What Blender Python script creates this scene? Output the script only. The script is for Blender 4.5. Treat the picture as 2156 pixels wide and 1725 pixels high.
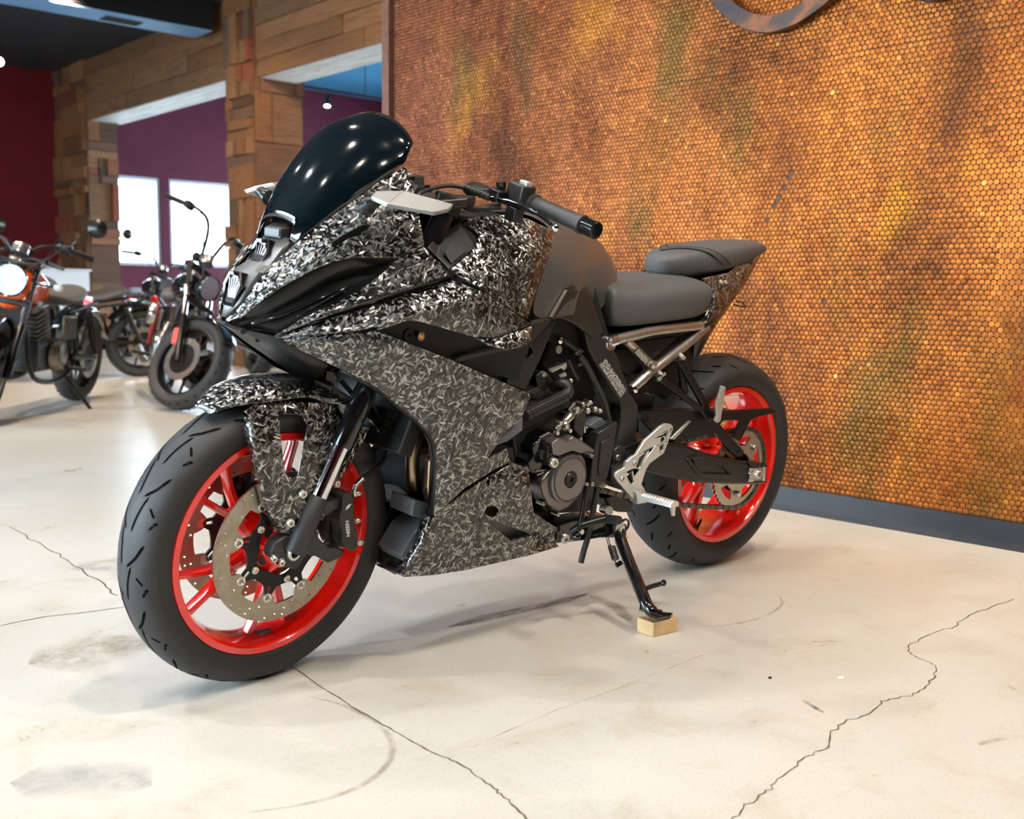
import bpy, bmesh, math, random
import numpy as np
from mathutils import Vector, Matrix
from mathutils.geometry import tessellate_polygon
random.seed(7); rng = np.random.default_rng(7)
scene = bpy.context.scene
for o in list(bpy.data.objects): bpy.data.objects.remove(o)
col = scene.collection
PI = math.pi

# ------------------------------------------------------------------ camera
CAM = np.array([2.5239, 1.94248, 0.789855]); YAW, PITCH, ROLL, FPX = -2.310572, -0.1070317, 0.010, 2247.15
LEAN, STEER = 0.1090706, 0.1029835            # motorcycle leaning on its stand, bars turned a little to the left
PW, PH = 2156, 1725
FW = np.array([math.cos(YAW)*math.cos(PITCH), math.sin(YAW)*math.cos(PITCH), math.sin(PITCH)])
RT = np.array([math.sin(YAW), -math.cos(YAW), 0.0]); UP = np.cross(RT, FW)
R2 = RT*math.cos(ROLL)+UP*math.sin(ROLL); U2 = -RT*math.sin(ROLL)+UP*math.cos(ROLL)
cd = bpy.data.cameras.new('camera'); cam = bpy.data.objects.new('camera', cd); col.objects.link(cam)
M = Matrix.Identity(4)
for i in range(3):
    M[i][0], M[i][1], M[i][2], M[i][3] = R2[i], U2[i], -FW[i], CAM[i]
cam.matrix_world = M
cd.sensor_width = 36.0; cd.lens = FPX/PW*36.0; cd.clip_start = 0.05; cd.clip_end = 200
cd.dof.use_dof = True; cd.dof.focus_distance = 2.42; cd.dof.aperture_fstop = 4.5
scene.camera = cam

# ------------------------------------------------------------------ world, colour management
w = bpy.data.worlds.new('daylight'); scene.world = w; w.use_nodes = True
bgn = w.node_tree.nodes['Background']; bgn.inputs[0].default_value = (.78, .90, 1.0, 1); bgn.inputs[1].default_value = 17.0
vs = scene.view_settings; vs.view_transform = 'Standard'; vs.look = 'None'; vs.gamma = 1; vs.exposure = 0.23
vs.use_curve_mapping = False

# ------------------------------------------------------------------ lights of the room
WARM = (1.0, .80, .58); NEUT = (1.0, .93, .82); DAYW = (.93, .95, 1.0)
def spot(loc, target, energy, colr, size=75, blend=.6, rad=.045):
    l = bpy.data.lights.new('track_or_fill_spot', 'SPOT'); l.energy = energy; l.color = colr; l.spot_size = math.radians(size)
    l.spot_blend = blend; l.shadow_soft_size = rad
    o = bpy.data.objects.new('track_or_fill_spot', l); col.objects.link(o); o.location = loc
    o.rotation_euler = (Vector(target)-Vector(loc)).to_track_quat('-Z', 'Y').to_euler()
    return o
CEIL = 3.8
# spots washing the penny wall, close to it
for y, e in ((-2.0, 34), (-.7, 66), (.45, 85), (1.6, 70)):
    spot((-.05, y, 3.25), (-.95, y-.05, 1.6), e, (1.0, .76, .50), 85, .9, .05)
# track spots over the show bike; two cool ones are added daylight fill
for (x, y, tx, ty, e, c_) in [(2.3, .2, 1.2, 0, 250, NEUT), (1.3, 1.3, .8, .2, 340, NEUT), (.2, 1.7, .3, .3, 330, NEUT), (2.8, 1.9, 1.4, .9, 110, NEUT), (1.2, -1.0, .9, -.2, 170, NEUT),
                          (3.2, -1.2, 1.8, -1.2, 380, DAYW), (.4, 3.0, .4, 1.3, 300, NEUT), (2.0, 3.2, 1.2, 1.6, 200, NEUT), (3.7, .6, 2.0, .4, 120, NEUT), (2.4, -3.0, 1.2, -2.6, 600, DAYW)]:
    spot((x, y, 3.5), (tx, ty, 0), e*.44, c_, 95, .7, .05)
# track spots further back in the showroom
for (x, y, tx, ty, e) in [(.8, -4.2, .2, -4.8, 260), (-1.0, -6.0, -1.2, -6.2, 260), (-1.6, -3.4, -3.0, -6.9, 420), (-1.3, -8.6, -2.9, -11.2, 260), (1.8, -6.2, 1.0, -6.4, 240), (-1.2, -6.5, -3.1, -8.6, 220)]:
    spot((x, y, 3.6), (tx, ty, .8), e, WARM, 85, .7, .05)
# daylight: bright world outside, portals in the window openings
def portal(name, loc, rot, sx, sy):
    l = bpy.data.lights.new(name, 'AREA'); l.shape = 'RECTANGLE'; l.size = sx; l.size_y = sy; l.cycles.is_portal = True
    o = bpy.data.objects.new(name, l); col.objects.link(o); o.location = loc; o.rotation_euler = rot
portal('daylight_portal', (6.95, -4.0, 1.55), (0, PI/2, 0), 2.6, 11.2)
portal('daylight_portal', (-4.7, -13.63, 1.82), (PI/2, 0, PI), 2.1, 1.3)
portal('daylight_portal', (-8.95, -9.0, 1.6), (0, -PI/2, 0), 2.4, 7.0)
# ------------------------------------------------------------------ helpers: pixels to points in the bike's own frame
RLm = Matrix.Rotation(-LEAN, 4, 'X')
WB, RF, RR = 1.465, .2995, .316
RAKE = math.radians(25); SAX = Vector((-math.sin(RAKE), 0, math.cos(RAKE))); SAP = Vector((WB+.104, 0, 0))
SM = Matrix.Translation(SAP) @ Matrix.Rotation(STEER, 4, SAX) @ Matrix.Translation(-SAP)
RLi = RLm.inverted(); SMi = SM.inverted()
def ray(px, py):
    d = FW + R2*((px-PW/2)/FPX) - U2*((py-PH/2)/FPX); return Vector(CAM), Vector(d)
def B(px, py, v):                       # on the bike, v metres left of its centre plane
    o, d = ray(px, py); a = RLi @ o; b = (RLi @ (o+d))-a
    return a+b*((v-a.y)/b.y)
def S(px, py, v):                       # the same for the parts that steer
    o, d = ray(px, py); q = SMi @ RLi; a = q @ o; b = (q @ (o+d))-a
    return a+b*((v-a.y)/b.y)
def G(px, py, z=0.0):                   # on the floor
    o, d = ray(px, py); return o+d*((z-o.z)/d.z)
ZN = dict(A=(230,760,.40568), C=(440,220,.31302), D=(760,360,.25046), E=(780,660,.33623), F=(1160,480,.30145), K=(1100,780,.33623), L=(500,840,.18551), M=(1300,730,.27818), N=(1150,1060,.17391), P=(0,0,1))
def zz(k, x, y): a, b, s = ZN[k]; return a+x*s, b+y*s
def V(k, x, y, v): return B(*zz(k, x, y), v)
def Q(k, x, y, v): return S(*zz(k, x, y), v)

# ------------------------------------------------------------------ materials
MATS = {}
def nt(name):
    m = bpy.data.materials.new(name); m.use_nodes = True; t = m.node_tree; t.nodes.clear()
    out = t.nodes.new('ShaderNodeOutputMaterial'); b = t.nodes.new('ShaderNodeBsdfPrincipled'); t.links.new(b.outputs[0], out.inputs[0])
    MATS[name] = m
    return m, t, b
def N(t, kind, **kw):
    n = t.nodes.new('ShaderNode'+kind)
    for k, v in kw.items():
        if k.startswith('i_'):
            key = k[2:]; key = int(key) if key.isdigit() else key
            n.inputs[key].default_value = v
        else: setattr(n, k, v)
    return n
def L(t, a, b): t.links.new(a, b)
def rgb(c): return (c[0], c[1], c[2], 1)
def coords(t, scale=(1, 1, 1), rot=(0, 0, 0), src='Object'):
    tc = N(t, 'TexCoord'); mp = N(t, 'Mapping'); mp.inputs['Scale'].default_value = scale; mp.inputs['Rotation'].default_value = rot
    if src == 'World':
        g = N(t, 'NewGeometry'); L(t, g.outputs['Position'], mp.inputs[0])
    else: L(t, tc.outputs[src], mp.inputs[0])
    return mp.outputs[0]
def ramp(t, fac, stops):
    r = N(t, 'ValToRGB'); e = r.color_ramp.elements
    while len(e) < len(stops): e.new(.5)
    for k, (p, c) in enumerate(stops): e[k].position = p; e[k].color = rgb(c) if len(c) == 3 else c
    L(t, fac, r.inputs[0]); return r.outputs[0]
def mix(t, fac, a, b, mode='MIX'):
    m = N(t, 'Mix', data_type='RGBA', blend_type=mode)
    if isinstance(fac, (int, float)): m.inputs[0].default_value = fac
    else: L(t, fac, m.inputs[0])
    for s, v in ((6, a), (7, b)):
        if isinstance(v, tuple): m.inputs[s].default_value = rgb(v)
        else: L(t, v, m.inputs[s])
    return m.outputs[2]
def math_(t, op, a, b=None, c=None, clamp=False):
    m = N(t, 'Math', operation=op, use_clamp=clamp)
    for s, v in enumerate((a, b, c)):
        if v is None: continue
        if isinstance(v, (int, float)): m.inputs[s].default_value = v
        else: L(t, v, m.inputs[s])
    return m.outputs[0]
def bump(t, b, h, strength=.2, dist=.001):
    n = N(t, 'Bump'); n.inputs['Strength'].default_value = strength; n.inputs['Distance'].default_value = dist
    L(t, h, n.inputs['Height']); L(t, n.outputs[0], b.inputs['Normal'])
def simple(name, c, rough=.5, metal=0.0, var=.15, scale=60, bmp=0.0, bscale=400, coat=0.0, coatr=.05, spec=.5, bdist=.0006, src='Object'):
    m, t, b = nt(name)
    co = coords(t, src=src)
    n = N(t, 'TexNoise', i_Scale=scale, i_Detail=4.0); L(t, co, n.inputs['Vector'])
    lo = tuple(max(0, x*(1-var)) for x in c); hi = tuple(min(1, x*(1+var)) for x in c)
    L(t, ramp(t, n.outputs[0], [(.3, lo), (.7, hi)]), b.inputs['Base Color'])
    L(t, math_(t, 'MULTIPLY_ADD', n.outputs[0], rough*.3, rough*.85), b.inputs['Roughness'])
    b.inputs['Metallic'].default_value = metal; b.inputs['Specular IOR Level'].default_value = spec
    b.inputs['Coat Weight'].default_value = coat; b.inputs['Coat Roughness'].default_value = coatr
    if bmp:
        n2 = N(t, 'TexNoise', i_Scale=bscale, i_Detail=3.0); L(t, co, n2.inputs['Vector']); bump(t, b, n2.outputs[0], bmp, bdist)
    return m
def emis(name, c, s):
    m, t, b = nt(name); b.inputs['Base Color'].default_value = rgb(c); b.inputs['Emission Color'].default_value = rgb(c); b.inputs['Emission Strength'].default_value = s
    return m

# ------------------------------------------------------------------ objects
def link(name, me, m=None, parent=None, kind=None, label=None, cat=None, group=None):
    o = bpy.data.objects.new(name, me); col.objects.link(o)
    if m is not None and me is not None and hasattr(me, 'materials') and len(me.materials) == 0: me.materials.append(MATS[m] if isinstance(m, str) else m)
    if parent is not None: o.parent = parent
    if kind: o['kind'] = kind
    if label: o['label'] = label
    if cat: o['category'] = cat
    if group: o['group'] = group
    return o
def empty(name, loc, label, cat, group=None, rot=(0, 0, 0)):
    o = bpy.data.objects.new(name, None); col.objects.link(o); o.location = loc; o.rotation_euler = rot; o.empty_display_size = .1
    o['label'] = label; o['category'] = cat
    if group: o['group'] = group
    return o
def smooth(me, ang=35):
    me.shade_smooth()
    try: me.set_sharp_from_angle(angle=math.radians(ang))
    except Exception: pass
class MB:
    """collects vertices and faces for one mesh"""
    def __init__(s): s.v = []; s.f = []
    def add(s, vs, fs):
        k = len(s.v); s.v += [tuple(p) for p in vs]; s.f += [tuple(i+k for i in f) for f in fs]; return s
    def box(s, c, d, R=None):
        x, y, z = d[0]/2, d[1]/2, d[2]/2
        P = [Vector((a*x, b*y, e*z)) for a in (-1, 1) for b in (-1, 1) for e in (-1, 1)]
        if R is not None: P = [R @ p for p in P]
        c = Vector(c)
        return s.add([p+c for p in P], [(0,1,3,2),(4,6,7,5),(0,4,5,1),(2,3,7,6),(0,2,6,4),(1,5,7,3)])
    def rings(s, R, close=True, capa=True, capb=True):
        n = len(R[0]); vs = [p for r in R for p in r]; fs = []
        for i in range(len(R)-1):
            for j in range(n if close else n-1):
                k = (j+1) % n; fs.append((i*n+j, i*n+k, (i+1)*n+k, (i+1)*n+j))
        if close and capa: fs.append(tuple(range(n-1, -1, -1)))
        if close and capb: fs.append(tuple((len(R)-1)*n+j for j in range(n)))
        return s.add(vs, fs)
    def tube(s, pts, r, n=10, caps=True, flat=None):
        pts = [Vector(p) for p in pts]; R = []; prev = None
        for i, p in enumerate(pts):
            d = (pts[min(i+1, len(pts)-1)]-pts[max(i-1, 0)]).normalized()
            if prev is None:
                a = d.orthogonal().normalized()
            else:
                a = (prev-d*prev.dot(d)); a = a.normalized() if a.length > 1e-6 else d.orthogonal().normalized()
            prev = a; b = d.cross(a); rr = r[i] if isinstance(r, (list, tuple)) else r
            R.append([p+(a*math.cos(2*PI*k/n)+b*math.sin(2*PI*k/n)*(flat or 1))*rr for k in range(n)])
        return s.rings(R, True, caps, caps)
    def lathe(s, c, axis, prof, n=24, close=False, ang=None):
        """prof: list of (radius, offset along axis)"""
        ax = Vector(axis).normalized(); a = ax.orthogonal().normalized(); b = ax.cross(a); c = Vector(c); R = []
        for k in range(n):
            t = 2*PI*k/n; u = a*math.cos(t)+b*math.sin(t); R.append([c+u*r+ax*h for r, h in prof])
        m = len(prof); vs = [p for r in R for p in r]; fs = []
        for i in range(n):
            q = (i+1) % n
            for j in range(m if close else m-1):
                k = (j+1) % m; fs.append((i*m+j, i*m+k, q*m+k, q*m+j))
        if not close:
            if prof[0][0] > 1e-6: fs.append(tuple(i*m for i in range(n)))
            if prof[-1][0] > 1e-6: fs.append(tuple(i*m+m-1 for i in range(n-1, -1, -1)))
        return s.add(vs, fs)
    def plate(s, outer, holes, y0, y1, ax='y'):
        """flat plate in the xz plane between y0 and y1; outline and holes are lists of (x, z)"""
        loops = [outer]+list(holes); flat = [p for l in loops for p in l]
        tr = tessellate_polygon([[Vector((p[0], p[1], 0)) for p in l] for l in loops])
        n = len(flat); vs = [(p[0], y0, p[1]) for p in flat]+[(p[0], y1, p[1]) for p in flat]
        fs = [tuple(t) for t in tr]+[tuple(i+n for i in reversed(t)) for t in tr]
        k = 0
        for l in loops:
            m = len(l)
            for i in range(m):
                j = (i+1) % m; fs.append((k+i, k+j, k+j+n, k+i+n))
            k += m
        return s.add(vs, fs)
    def sphere(s, c, r, n=12, sc=(1, 1, 1)):
        R = []
        for i in range(1, n//2):
            p = PI*i/(n//2); R.append([(c[0]+r*sc[0]*math.sin(p)*math.cos(2*PI*k/n), c[1]+r*sc[1]*math.sin(p)*math.sin(2*PI*k/n), c[2]+r*sc[2]*math.cos(p)) for k in range(n)])
        return s.rings(R)
    def mesh(s, name, sm=35, fix=True, mirror=False):
        me = bpy.data.meshes.new(name)
        vs = [(x, -y, z) for x, y, z in s.v] if mirror else s.v
        me.from_pydata(vs, [], s.f); me.validate()
        if fix:
            bm = bmesh.new(); bm.from_mesh(me); bmesh.ops.remove_doubles(bm, verts=bm.verts, dist=1e-5); bmesh.ops.recalc_face_normals(bm, faces=bm.faces); bm.to_mesh(me); bm.free()
        if sm: smooth(me, sm)
        return me
    def build(s, name, m, parent=None, sm=35, bev=0, seg=2, mat=None, mirror=False, **kw):
        me = s.mesh(name, sm, mirror=mirror); o = link(name, me, m, parent, **kw)
        if bev:
            b = o.modifiers.new('bevel', 'BEVEL'); b.width = bev; b.segments = seg; b.limit_method = 'ANGLE'; b.angle_limit = math.radians(28)
            b.harden_normals = False
        if mat is not None: o.matrix_local = mat
        return o
def crom(pts, n=6):
    """smooth curve through points"""
    P = [Vector(p) for p in pts]; out = []
    for i in range(len(P)-1):
        a = P[max(i-1, 0)]; b = P[i]; c = P[i+1]; d = P[min(i+2, len(P)-1)]
        for k in range(n):
            t = k/n; out.append(.5*((2*b)+(c-a)*t+(2*a-5*b+4*c-d)*t*t+(3*b-a-3*c+d)*t**3))
    out.append(P[-1]); return out
def arc(cx, cz, r, a0, a1, n): return [(cx+r*math.cos(a0+(a1-a0)*i/n), cz+r*math.sin(a0+(a1-a0)*i/n)) for i in range(n+1)]
def circ(cx, cz, r, n=12, ph=0): return [(cx+r*math.cos(ph+2*PI*i/n), cz+r*math.sin(ph+2*PI*i/n)) for i in range(n)]
# ================================================================== the setting
def floor_mat():
    m, t, b = nt('polished_concrete')
    co = coords(t, src='World')
    n1 = N(t, 'TexNoise', i_Scale=.9, i_Detail=6.0, i_Roughness=.6); L(t, co, n1.inputs['Vector'])
    n2 = N(t, 'TexNoise', i_Scale=5.5, i_Detail=8.0, i_Roughness=.7, i_Distortion=.6); L(t, co, n2.inputs['Vector'])
    n3 = N(t, 'TexNoise', i_Scale=170.0, i_Detail=3.0); L(t, co, n3.inputs['Vector'])
    base = ramp(t, n1.outputs[0], [(.28, (.47, .43, .37)), (.5, (.53, .495, .435)), (.72, (.58, .555, .505))])
    st = ramp(t, n2.outputs[0], [(.30, (.74, .66, .52)), (.48, (1, 1, 1))])
    c = mix(t, .55, base, st, 'MULTIPLY')
    gr = ramp(t, n3.outputs[0], [(.30, (.72, .70, .66)), (.46, (1, 1, 1))]); c = mix(t, .45, c, gr, 'MULTIPLY')
    # fine scratches
    w1 = N(t, 'TexNoise', i_Scale=3.0, i_Detail=2.0, i_Distortion=2.5)
    L(t, coords(t, (1, 9, 1), (0, 0, .9), 'World'), w1.inputs['Vector'])
    sc = ramp(t, w1.outputs[0], [(.493, (1, 1, 1)), (.5, (.72, .64, .52)), (.507, (1, 1, 1))]); c = mix(t, .30, c, sc, 'MULTIPLY')
    # black specks
    v = N(t, 'TexVoronoi', i_Scale=9.0); L(t, co, v.inputs['Vector'])
    sp = ramp(t, v.outputs[0], [(.012, (.25, .2, .15)), (.03, (1, 1, 1))]); c = mix(t, .7, c, sp, 'MULTIPLY')
    L(t, c, b.inputs['Base Color'])
    r = math_(t, 'MULTIPLY_ADD', n2.outputs[0], .22, .20); L(t, r, b.inputs['Roughness'])
    bump(t, b, n3.outputs[0], .08, .0008); b.inputs['Specular IOR Level'].default_value = .42
floor_mat()
simple('dark_red_paint', (.115, .009, .012), .6, spec=.2, var=.12, scale=3, src='World')
simple('plum_paint', (.12, .022, .045), .6, spec=.2, var=.1, scale=3, src='World')
simple('charcoal_ceiling', (.020, .023, .030), .7, var=.2, scale=4, src='World')
simple('blue_ceiling', (.035, .19, .36), .7, var=.08, scale=4, src='World')
simple('daylit_underside', (.17, .36, .62), .6, var=.1, scale=3, src='World')  # daylight on the underside is put into this bright blue
simple('bulkhead_paint', (.010, .011, .013), .7, spec=.2, var=.15, scale=3, src='World')
simple('black_metal', (.010, .010, .011), .42, .0, var=.2, scale=90)
simple('white_frame', (.62, .66, .75), .4, var=.05)
simple('vinyl_base', (.017, .019, .024), .5, spec=.3, var=.2, scale=14, bmp=.1, bscale=60, src='World')
simple('brown_trim', (.16, .065, .038), .5, var=.25, scale=30, src='World')
simple('grout', (.065, .032, .016), .8, var=.3, scale=80, src='World')
m, t, b = nt('window_glass'); b.inputs['Base Color'].default_value = (.9, .97, 1, 1); b.inputs['Roughness'].default_value = .02; b.inputs['Transmission Weight'].default_value = 1; b.inputs['IOR'].default_value = 1.02
n = N(t, 'TexNoise', i_Scale=2.0); L(t, math_(t, 'MULTIPLY', n.outputs[0], .03), b.inputs['Roughness'])
simple('outdoor_ground', (.6, .62, .62), .9, src='World')
def box_obj(name, lo, hi, m, parent=None, bev=0, **kw):
    lo = Vector(lo); hi = Vector(hi)
    return MB().box((lo+hi)/2, hi-lo).build(name, m, parent, bev=bev, sm=0 if not bev else 35, **kw)
X0, X1, Y0, Y1 = -9.0, 7.0, -13.6, 7.0
st = 'structure'
box_obj('floor', (X0-.3, Y0-.3, -.2), (X1+.3, Y1+.3, 0), 'polished_concrete', kind=st)
floor = bpy.data.objects['floor']
box_obj('outdoor_ground', (-30, -40, -.5), (30, 30, -.25), 'outdoor_ground', kind=st)
box_obj('ceiling', (-3.45, Y0-.3, CEIL), (X1+.3, Y1+.3, CEIL+.2), 'charcoal_ceiling', kind=st)
box_obj('ceiling_back_room', (X0-.3, Y0-.3, 4.1), (-3.45, -2.0, 4.3), 'blue_ceiling', kind=st)
# wall with the red paint, and the plum wall with two windows, both in the plane y = Y0
box_obj('wall_back', (-3.0, Y0-.3, 0), (X1+.3, Y0, CEIL), 'dark_red_paint', kind=st)
def wall_with_holes(name, u0, u1, z0, z1, holes, fn, m):
    mb = MB(); mb.plate([(u0, z0), (u1, z0), (u1, z1), (u0, z1)], [[(a, c), (a, d), (b_, d), (b_, c)] for a, b_, c, d in holes], 0, 1)
    mb.v = [fn(*p) for p in mb.v]
    return mb.build(name, m, None, sm=0, kind=st)
W1 = (-4.50, -3.70, 1.17, 2.47); W2 = (-5.68, -4.64, 1.17, 2.47)
wall_with_holes('wall_window', X0-.3, -3.0, 0, 4.1, [W1, W2], lambda u, q, z: (u, Y0-.3*q, z), 'plum_paint')
def window(n, a, b_, c, d):
    mb = MB(); f = .05
    mb.plate([(a, c), (b_, c), (b_, d), (a, d)], [[(a+f, c+f), (a+f, d-f), (b_-f, d-f), (b_-f, c+f)]], Y0-.12, Y0-.03)
    o = mb.build('window_%d' % n, 'white_frame', None, sm=0, kind=st)
    box_obj('pane', (a+f, Y0-.08, c+f), (b_-f, Y0-.074, d-f), 'window_glass', o)
window(1, *W1); window(2, *W2)
# shop front on the +x side, and side wall of the back room, both with tall glazing
wall_with_holes('wall_front', Y0-.3, Y1+.3, 0, CEIL, [(-9.6, 1.6, .25, 2.85)], lambda u, q, z: (X1+.3*q, u, z), 'dark_red_paint')
def shop_window(n, x, ya, yb, c, d, k):
    mb = MB(); f = .06; W = (yb-ya)/k; holes = [[(ya+i*W+f, c+f), (ya+i*W+f, d-f), (ya+(i+1)*W-f, d-f), (ya+(i+1)*W-f, c+f)] for i in range(k)]
    mb.plate([(ya, c), (yb, c), (yb, d), (ya, d)], holes, 0, .1); mb.v = [(x+q, u, z) for u, q, z in mb.v]
    o = mb.build('window_%d' % n, 'white_frame', None, sm=0, kind=st)
    for i in range(k): box_obj('pane', (x+.045, ya+i*W+f, c+f), (x+.051, ya+(i+1)*W-f, d-f), 'window_glass', o)
shop_window(3, X1+.1, -9.6, 1.6, .25, 2.85, 6)
wall_with_holes('wall_back_room', Y0-.3, -2.0, 0, 4.1, [(-12.5, -5.5, .4, 2.8)], lambda u, q, z: (X0-.3*q, u, z), 'plum_paint')
shop_window(4, X0-.2, -12.5, -5.5, .4, 2.8, 4)
box_obj('wall_near', (-1.4, Y1, 0), (X1+.3, Y1+.3, CEIL), 'dark_red_paint', kind=st)
box_obj('wall_back_room_end', (X0-.3, -2.3, 0), (-1.2, -2.0, 4.1), 'plum_paint', kind=st)

# ------------------------------------------------------------------ the penny wall behind the bike (it runs along y)
WXa, WXk = -.888, -.0237                       # x of the wall face at y: WXa + WXk*y
def wall_pt(y, z, off=0.0): return Vector((WXa+WXk*y+off, y+off*.0237, z))
def Wl(px, py):
    o, d = ray(px, py); t = (WXa+WXk*o.y-o.x)/(d.x-WXk*d.y); return o+d*t
WY0, WY1 = -2.655, Y1
mb = MB()
for (y, z) in ((WY0, 0), (WY1, 0), (WY1, CEIL), (WY0, CEIL)): mb.v.append(tuple(wall_pt(y, z)))
for (y, z) in ((WY0, 0), (WY1, 0), (WY1, CEIL), (WY0, CEIL)): mb.v.append(tuple(wall_pt(y, z, -.32)))
mb.f += [(0, 1, 2, 3), (7, 6, 5, 4), (0, 4, 5, 1), (1, 5, 6, 2), (2, 6, 7, 3), (3, 7, 4, 0)]
wall_right = mb.build('wall_right', 'grout', None, sm=0, kind=st)
# corner trim and cove base
mb = MB(); mb.box((wall_pt(WY0-.03, CEIL/2, -.15)), (.36, .06, CEIL)); mb.build('trim_1', 'brown_trim', None, sm=0, kind=st)
mb = MB(); prof = [(0, .088), (.006, .088), (.008, .080), (.008, .030), (.012, .012), (.022, .002), (.022, 0), (0, 0)]
mb.rings([[tuple(wall_pt(y, h, d)) for d, h in prof] for y in (WY0, -1.2, .2, 2, WY1)]); mb.build('baseboard_right', 'vinyl_base', None, sm=50, kind=st)

def penny_mat(name, single):
    m, t, b = nt(name)
    if single:
        rn = math_(t, 'MULTIPLY_ADD', N(t, 'ObjectInfo').outputs['Random'], .62, .16)
    else:
        rn = N(t, 'Attribute', attribute_name='tone').outputs['Fac']
    co = coords(t, (1, 1, 1), (0, 0, 0), 'World')
    base = ramp(t, rn, [(0, (.27, .095, .040)), (.3, (.36, .132, .056)), (.6, (.42, .158, .064)), (.85, (.49, .195, .075)), (.96, (.60, .27, .09)), (1, (.70, .45, .26))])
    n1 = N(t, 'TexNoise', i_Scale=1.5, i_Detail=7.0, i_Roughness=.65, i_Distortion=.5); L(t, coords(t, (1, 1.2, .62), (0, 0, 0), 'World'), n1.inputs['Vector'])
    pat = ramp(t, n1.outputs[0], [(.36, (.26, .21, .12)), (.46, (.66, .56, .44)), (.56, (1, .96, .9)), (.72, (1, .86, .66))])
    c = mix(t, .92, base, pat, 'MULTIPLY')
    n2 = N(t, 'TexNoise', i_Scale=3.2, i_Detail=5.0); L(t, coords(t, (1, 1, .45), (.35, 0, 0), 'World'), n2.inputs['Vector'])
    gr = ramp(t, n2.outputs[0], [(.53, (0, 0, 0)), (.68, (1, 1, 1))])
    c = mix(t, math_(t, 'MULTIPLY', gr, .72), c, (.12, .09, .03))
    n4 = N(t, 'TexNoise', i_Scale=2.3, i_Detail=4.0); L(t, coords(t, (1, 1.3, .7), (.8, 0, 2), 'World'), n4.inputs['Vector'])
    yl = ramp(t, n4.outputs[0], [(.60, (0, 0, 0)), (.74, (1, 1, 1))]); c = mix(t, math_(t, 'MULTIPLY', yl, .5), c, (.72, .34, .035))
    # coins more orange towards the near end of the wall, darker towards the far
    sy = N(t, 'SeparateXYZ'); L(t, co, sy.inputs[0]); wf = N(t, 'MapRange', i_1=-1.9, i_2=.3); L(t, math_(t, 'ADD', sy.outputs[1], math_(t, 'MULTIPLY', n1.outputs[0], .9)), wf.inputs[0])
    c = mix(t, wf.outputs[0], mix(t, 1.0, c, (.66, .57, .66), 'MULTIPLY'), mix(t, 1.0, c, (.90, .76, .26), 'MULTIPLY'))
    # the coin's raised portrait
    n3 = N(t, 'TexNoise', i_Scale=330.0, i_Detail=2.0); L(t, co, n3.inputs['Vector'])
    c = mix(t, .35, c, ramp(t, n3.outputs[0], [(.35, (.6, .55, .5)), (.6, (1, 1, 1))]), 'MULTIPLY')
    L(t, c, b.inputs['Base Color']); b.inputs['Metallic'].default_value = .75
    L(t, math_(t, 'MULTIPLY_ADD', n3.outputs[0], .35, .28), b.inputs['Roughness']); bump(t, b, n3.outputs[0], .3, .0005)
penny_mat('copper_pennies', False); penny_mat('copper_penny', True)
D = .01905; row = D*.866*1.004; NS = 10
cs = []
zr = .088+D/2+.001; k = 0; gapz = 1.619
while zr < 2.36:
    y = -2.652+D/2+(D/2 if k % 2 else 0)
    while y < .95:
        cs.append((y+random.gauss(0, .0003), zr+random.gauss(0, .0003))); y += D*1.006
    zr += row if not (abs(zr-gapz) < row/2) else row+.0022; k += 1
cs = np.array(cs)
# drop a few that have fallen off: a short slanting chain of gaps and singles
def seglen(y0, z0, y1, z1, n): return [(y0+(y1-y0)*i/n, z0+(z1-z0)*i/n) for i in range(n+1)]
g0 = Wl(1672, 345); g1 = Wl(1619, 463)
for (gy, gz) in seglen(g0.y, g0.z, g1.y, g1.z, 9) + [(Wl(1735, 640).y, Wl(1735, 640).z), (Wl(1700, 690).y, Wl(1700, 690).z)]:
    d2 = (cs[:, 0]-gy)**2+(cs[:, 1]-gz)**2; i = d2.argmin()
    if random.random() < .8: cs = np.delete(cs, i, 0)
g0 = Wl(1650, 143); g1 = Wl(1938, 92)
for (gy, gz) in seglen(g0.y, g0.z, g1.y, g1.z, 30): pass
vis = (cs[:, 0] < .57) & (cs[:, 1] < 1.85)
dist = (cs[:, 0]-CAM[1])**2+(CAM[0]+.9)**2+(cs[:, 1]-CAM[2])**2; dist[~vis] = 1e9
near = np.argsort(dist)[:300]; mask = np.ones(len(cs), bool); mask[near] = False
ang = np.arange(NS)*2*PI/NS
def penny_geo():
    r0, r1, h = D/2*.992, D/2*.90, .0015
    vs = [(0, r0*math.cos(a), r0*math.sin(a)) for a in ang]+[(h*.75, r0*math.cos(a), r0*math.sin(a)) for a in ang]+[(h, r1*math.cos(a), r1*math.sin(a)) for a in ang]
    fs = []
    for i in range(NS):
        j = (i+1) % NS; fs += [(i, j, j+NS, i+NS), (i+NS, j+NS, j+2*NS, i+2*NS)]
    return np.array(vs), fs, list(range(2*NS, 3*NS))
pv, pf, ptop = penny_geo()
def rot_tilt(n, amt):
    a = rng.normal(0, amt, n); b_ = rng.normal(0, amt, n); return a, b_
rest = cs[mask]; n = len(rest); ta, tb = rot_tilt(n, .045)
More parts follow.
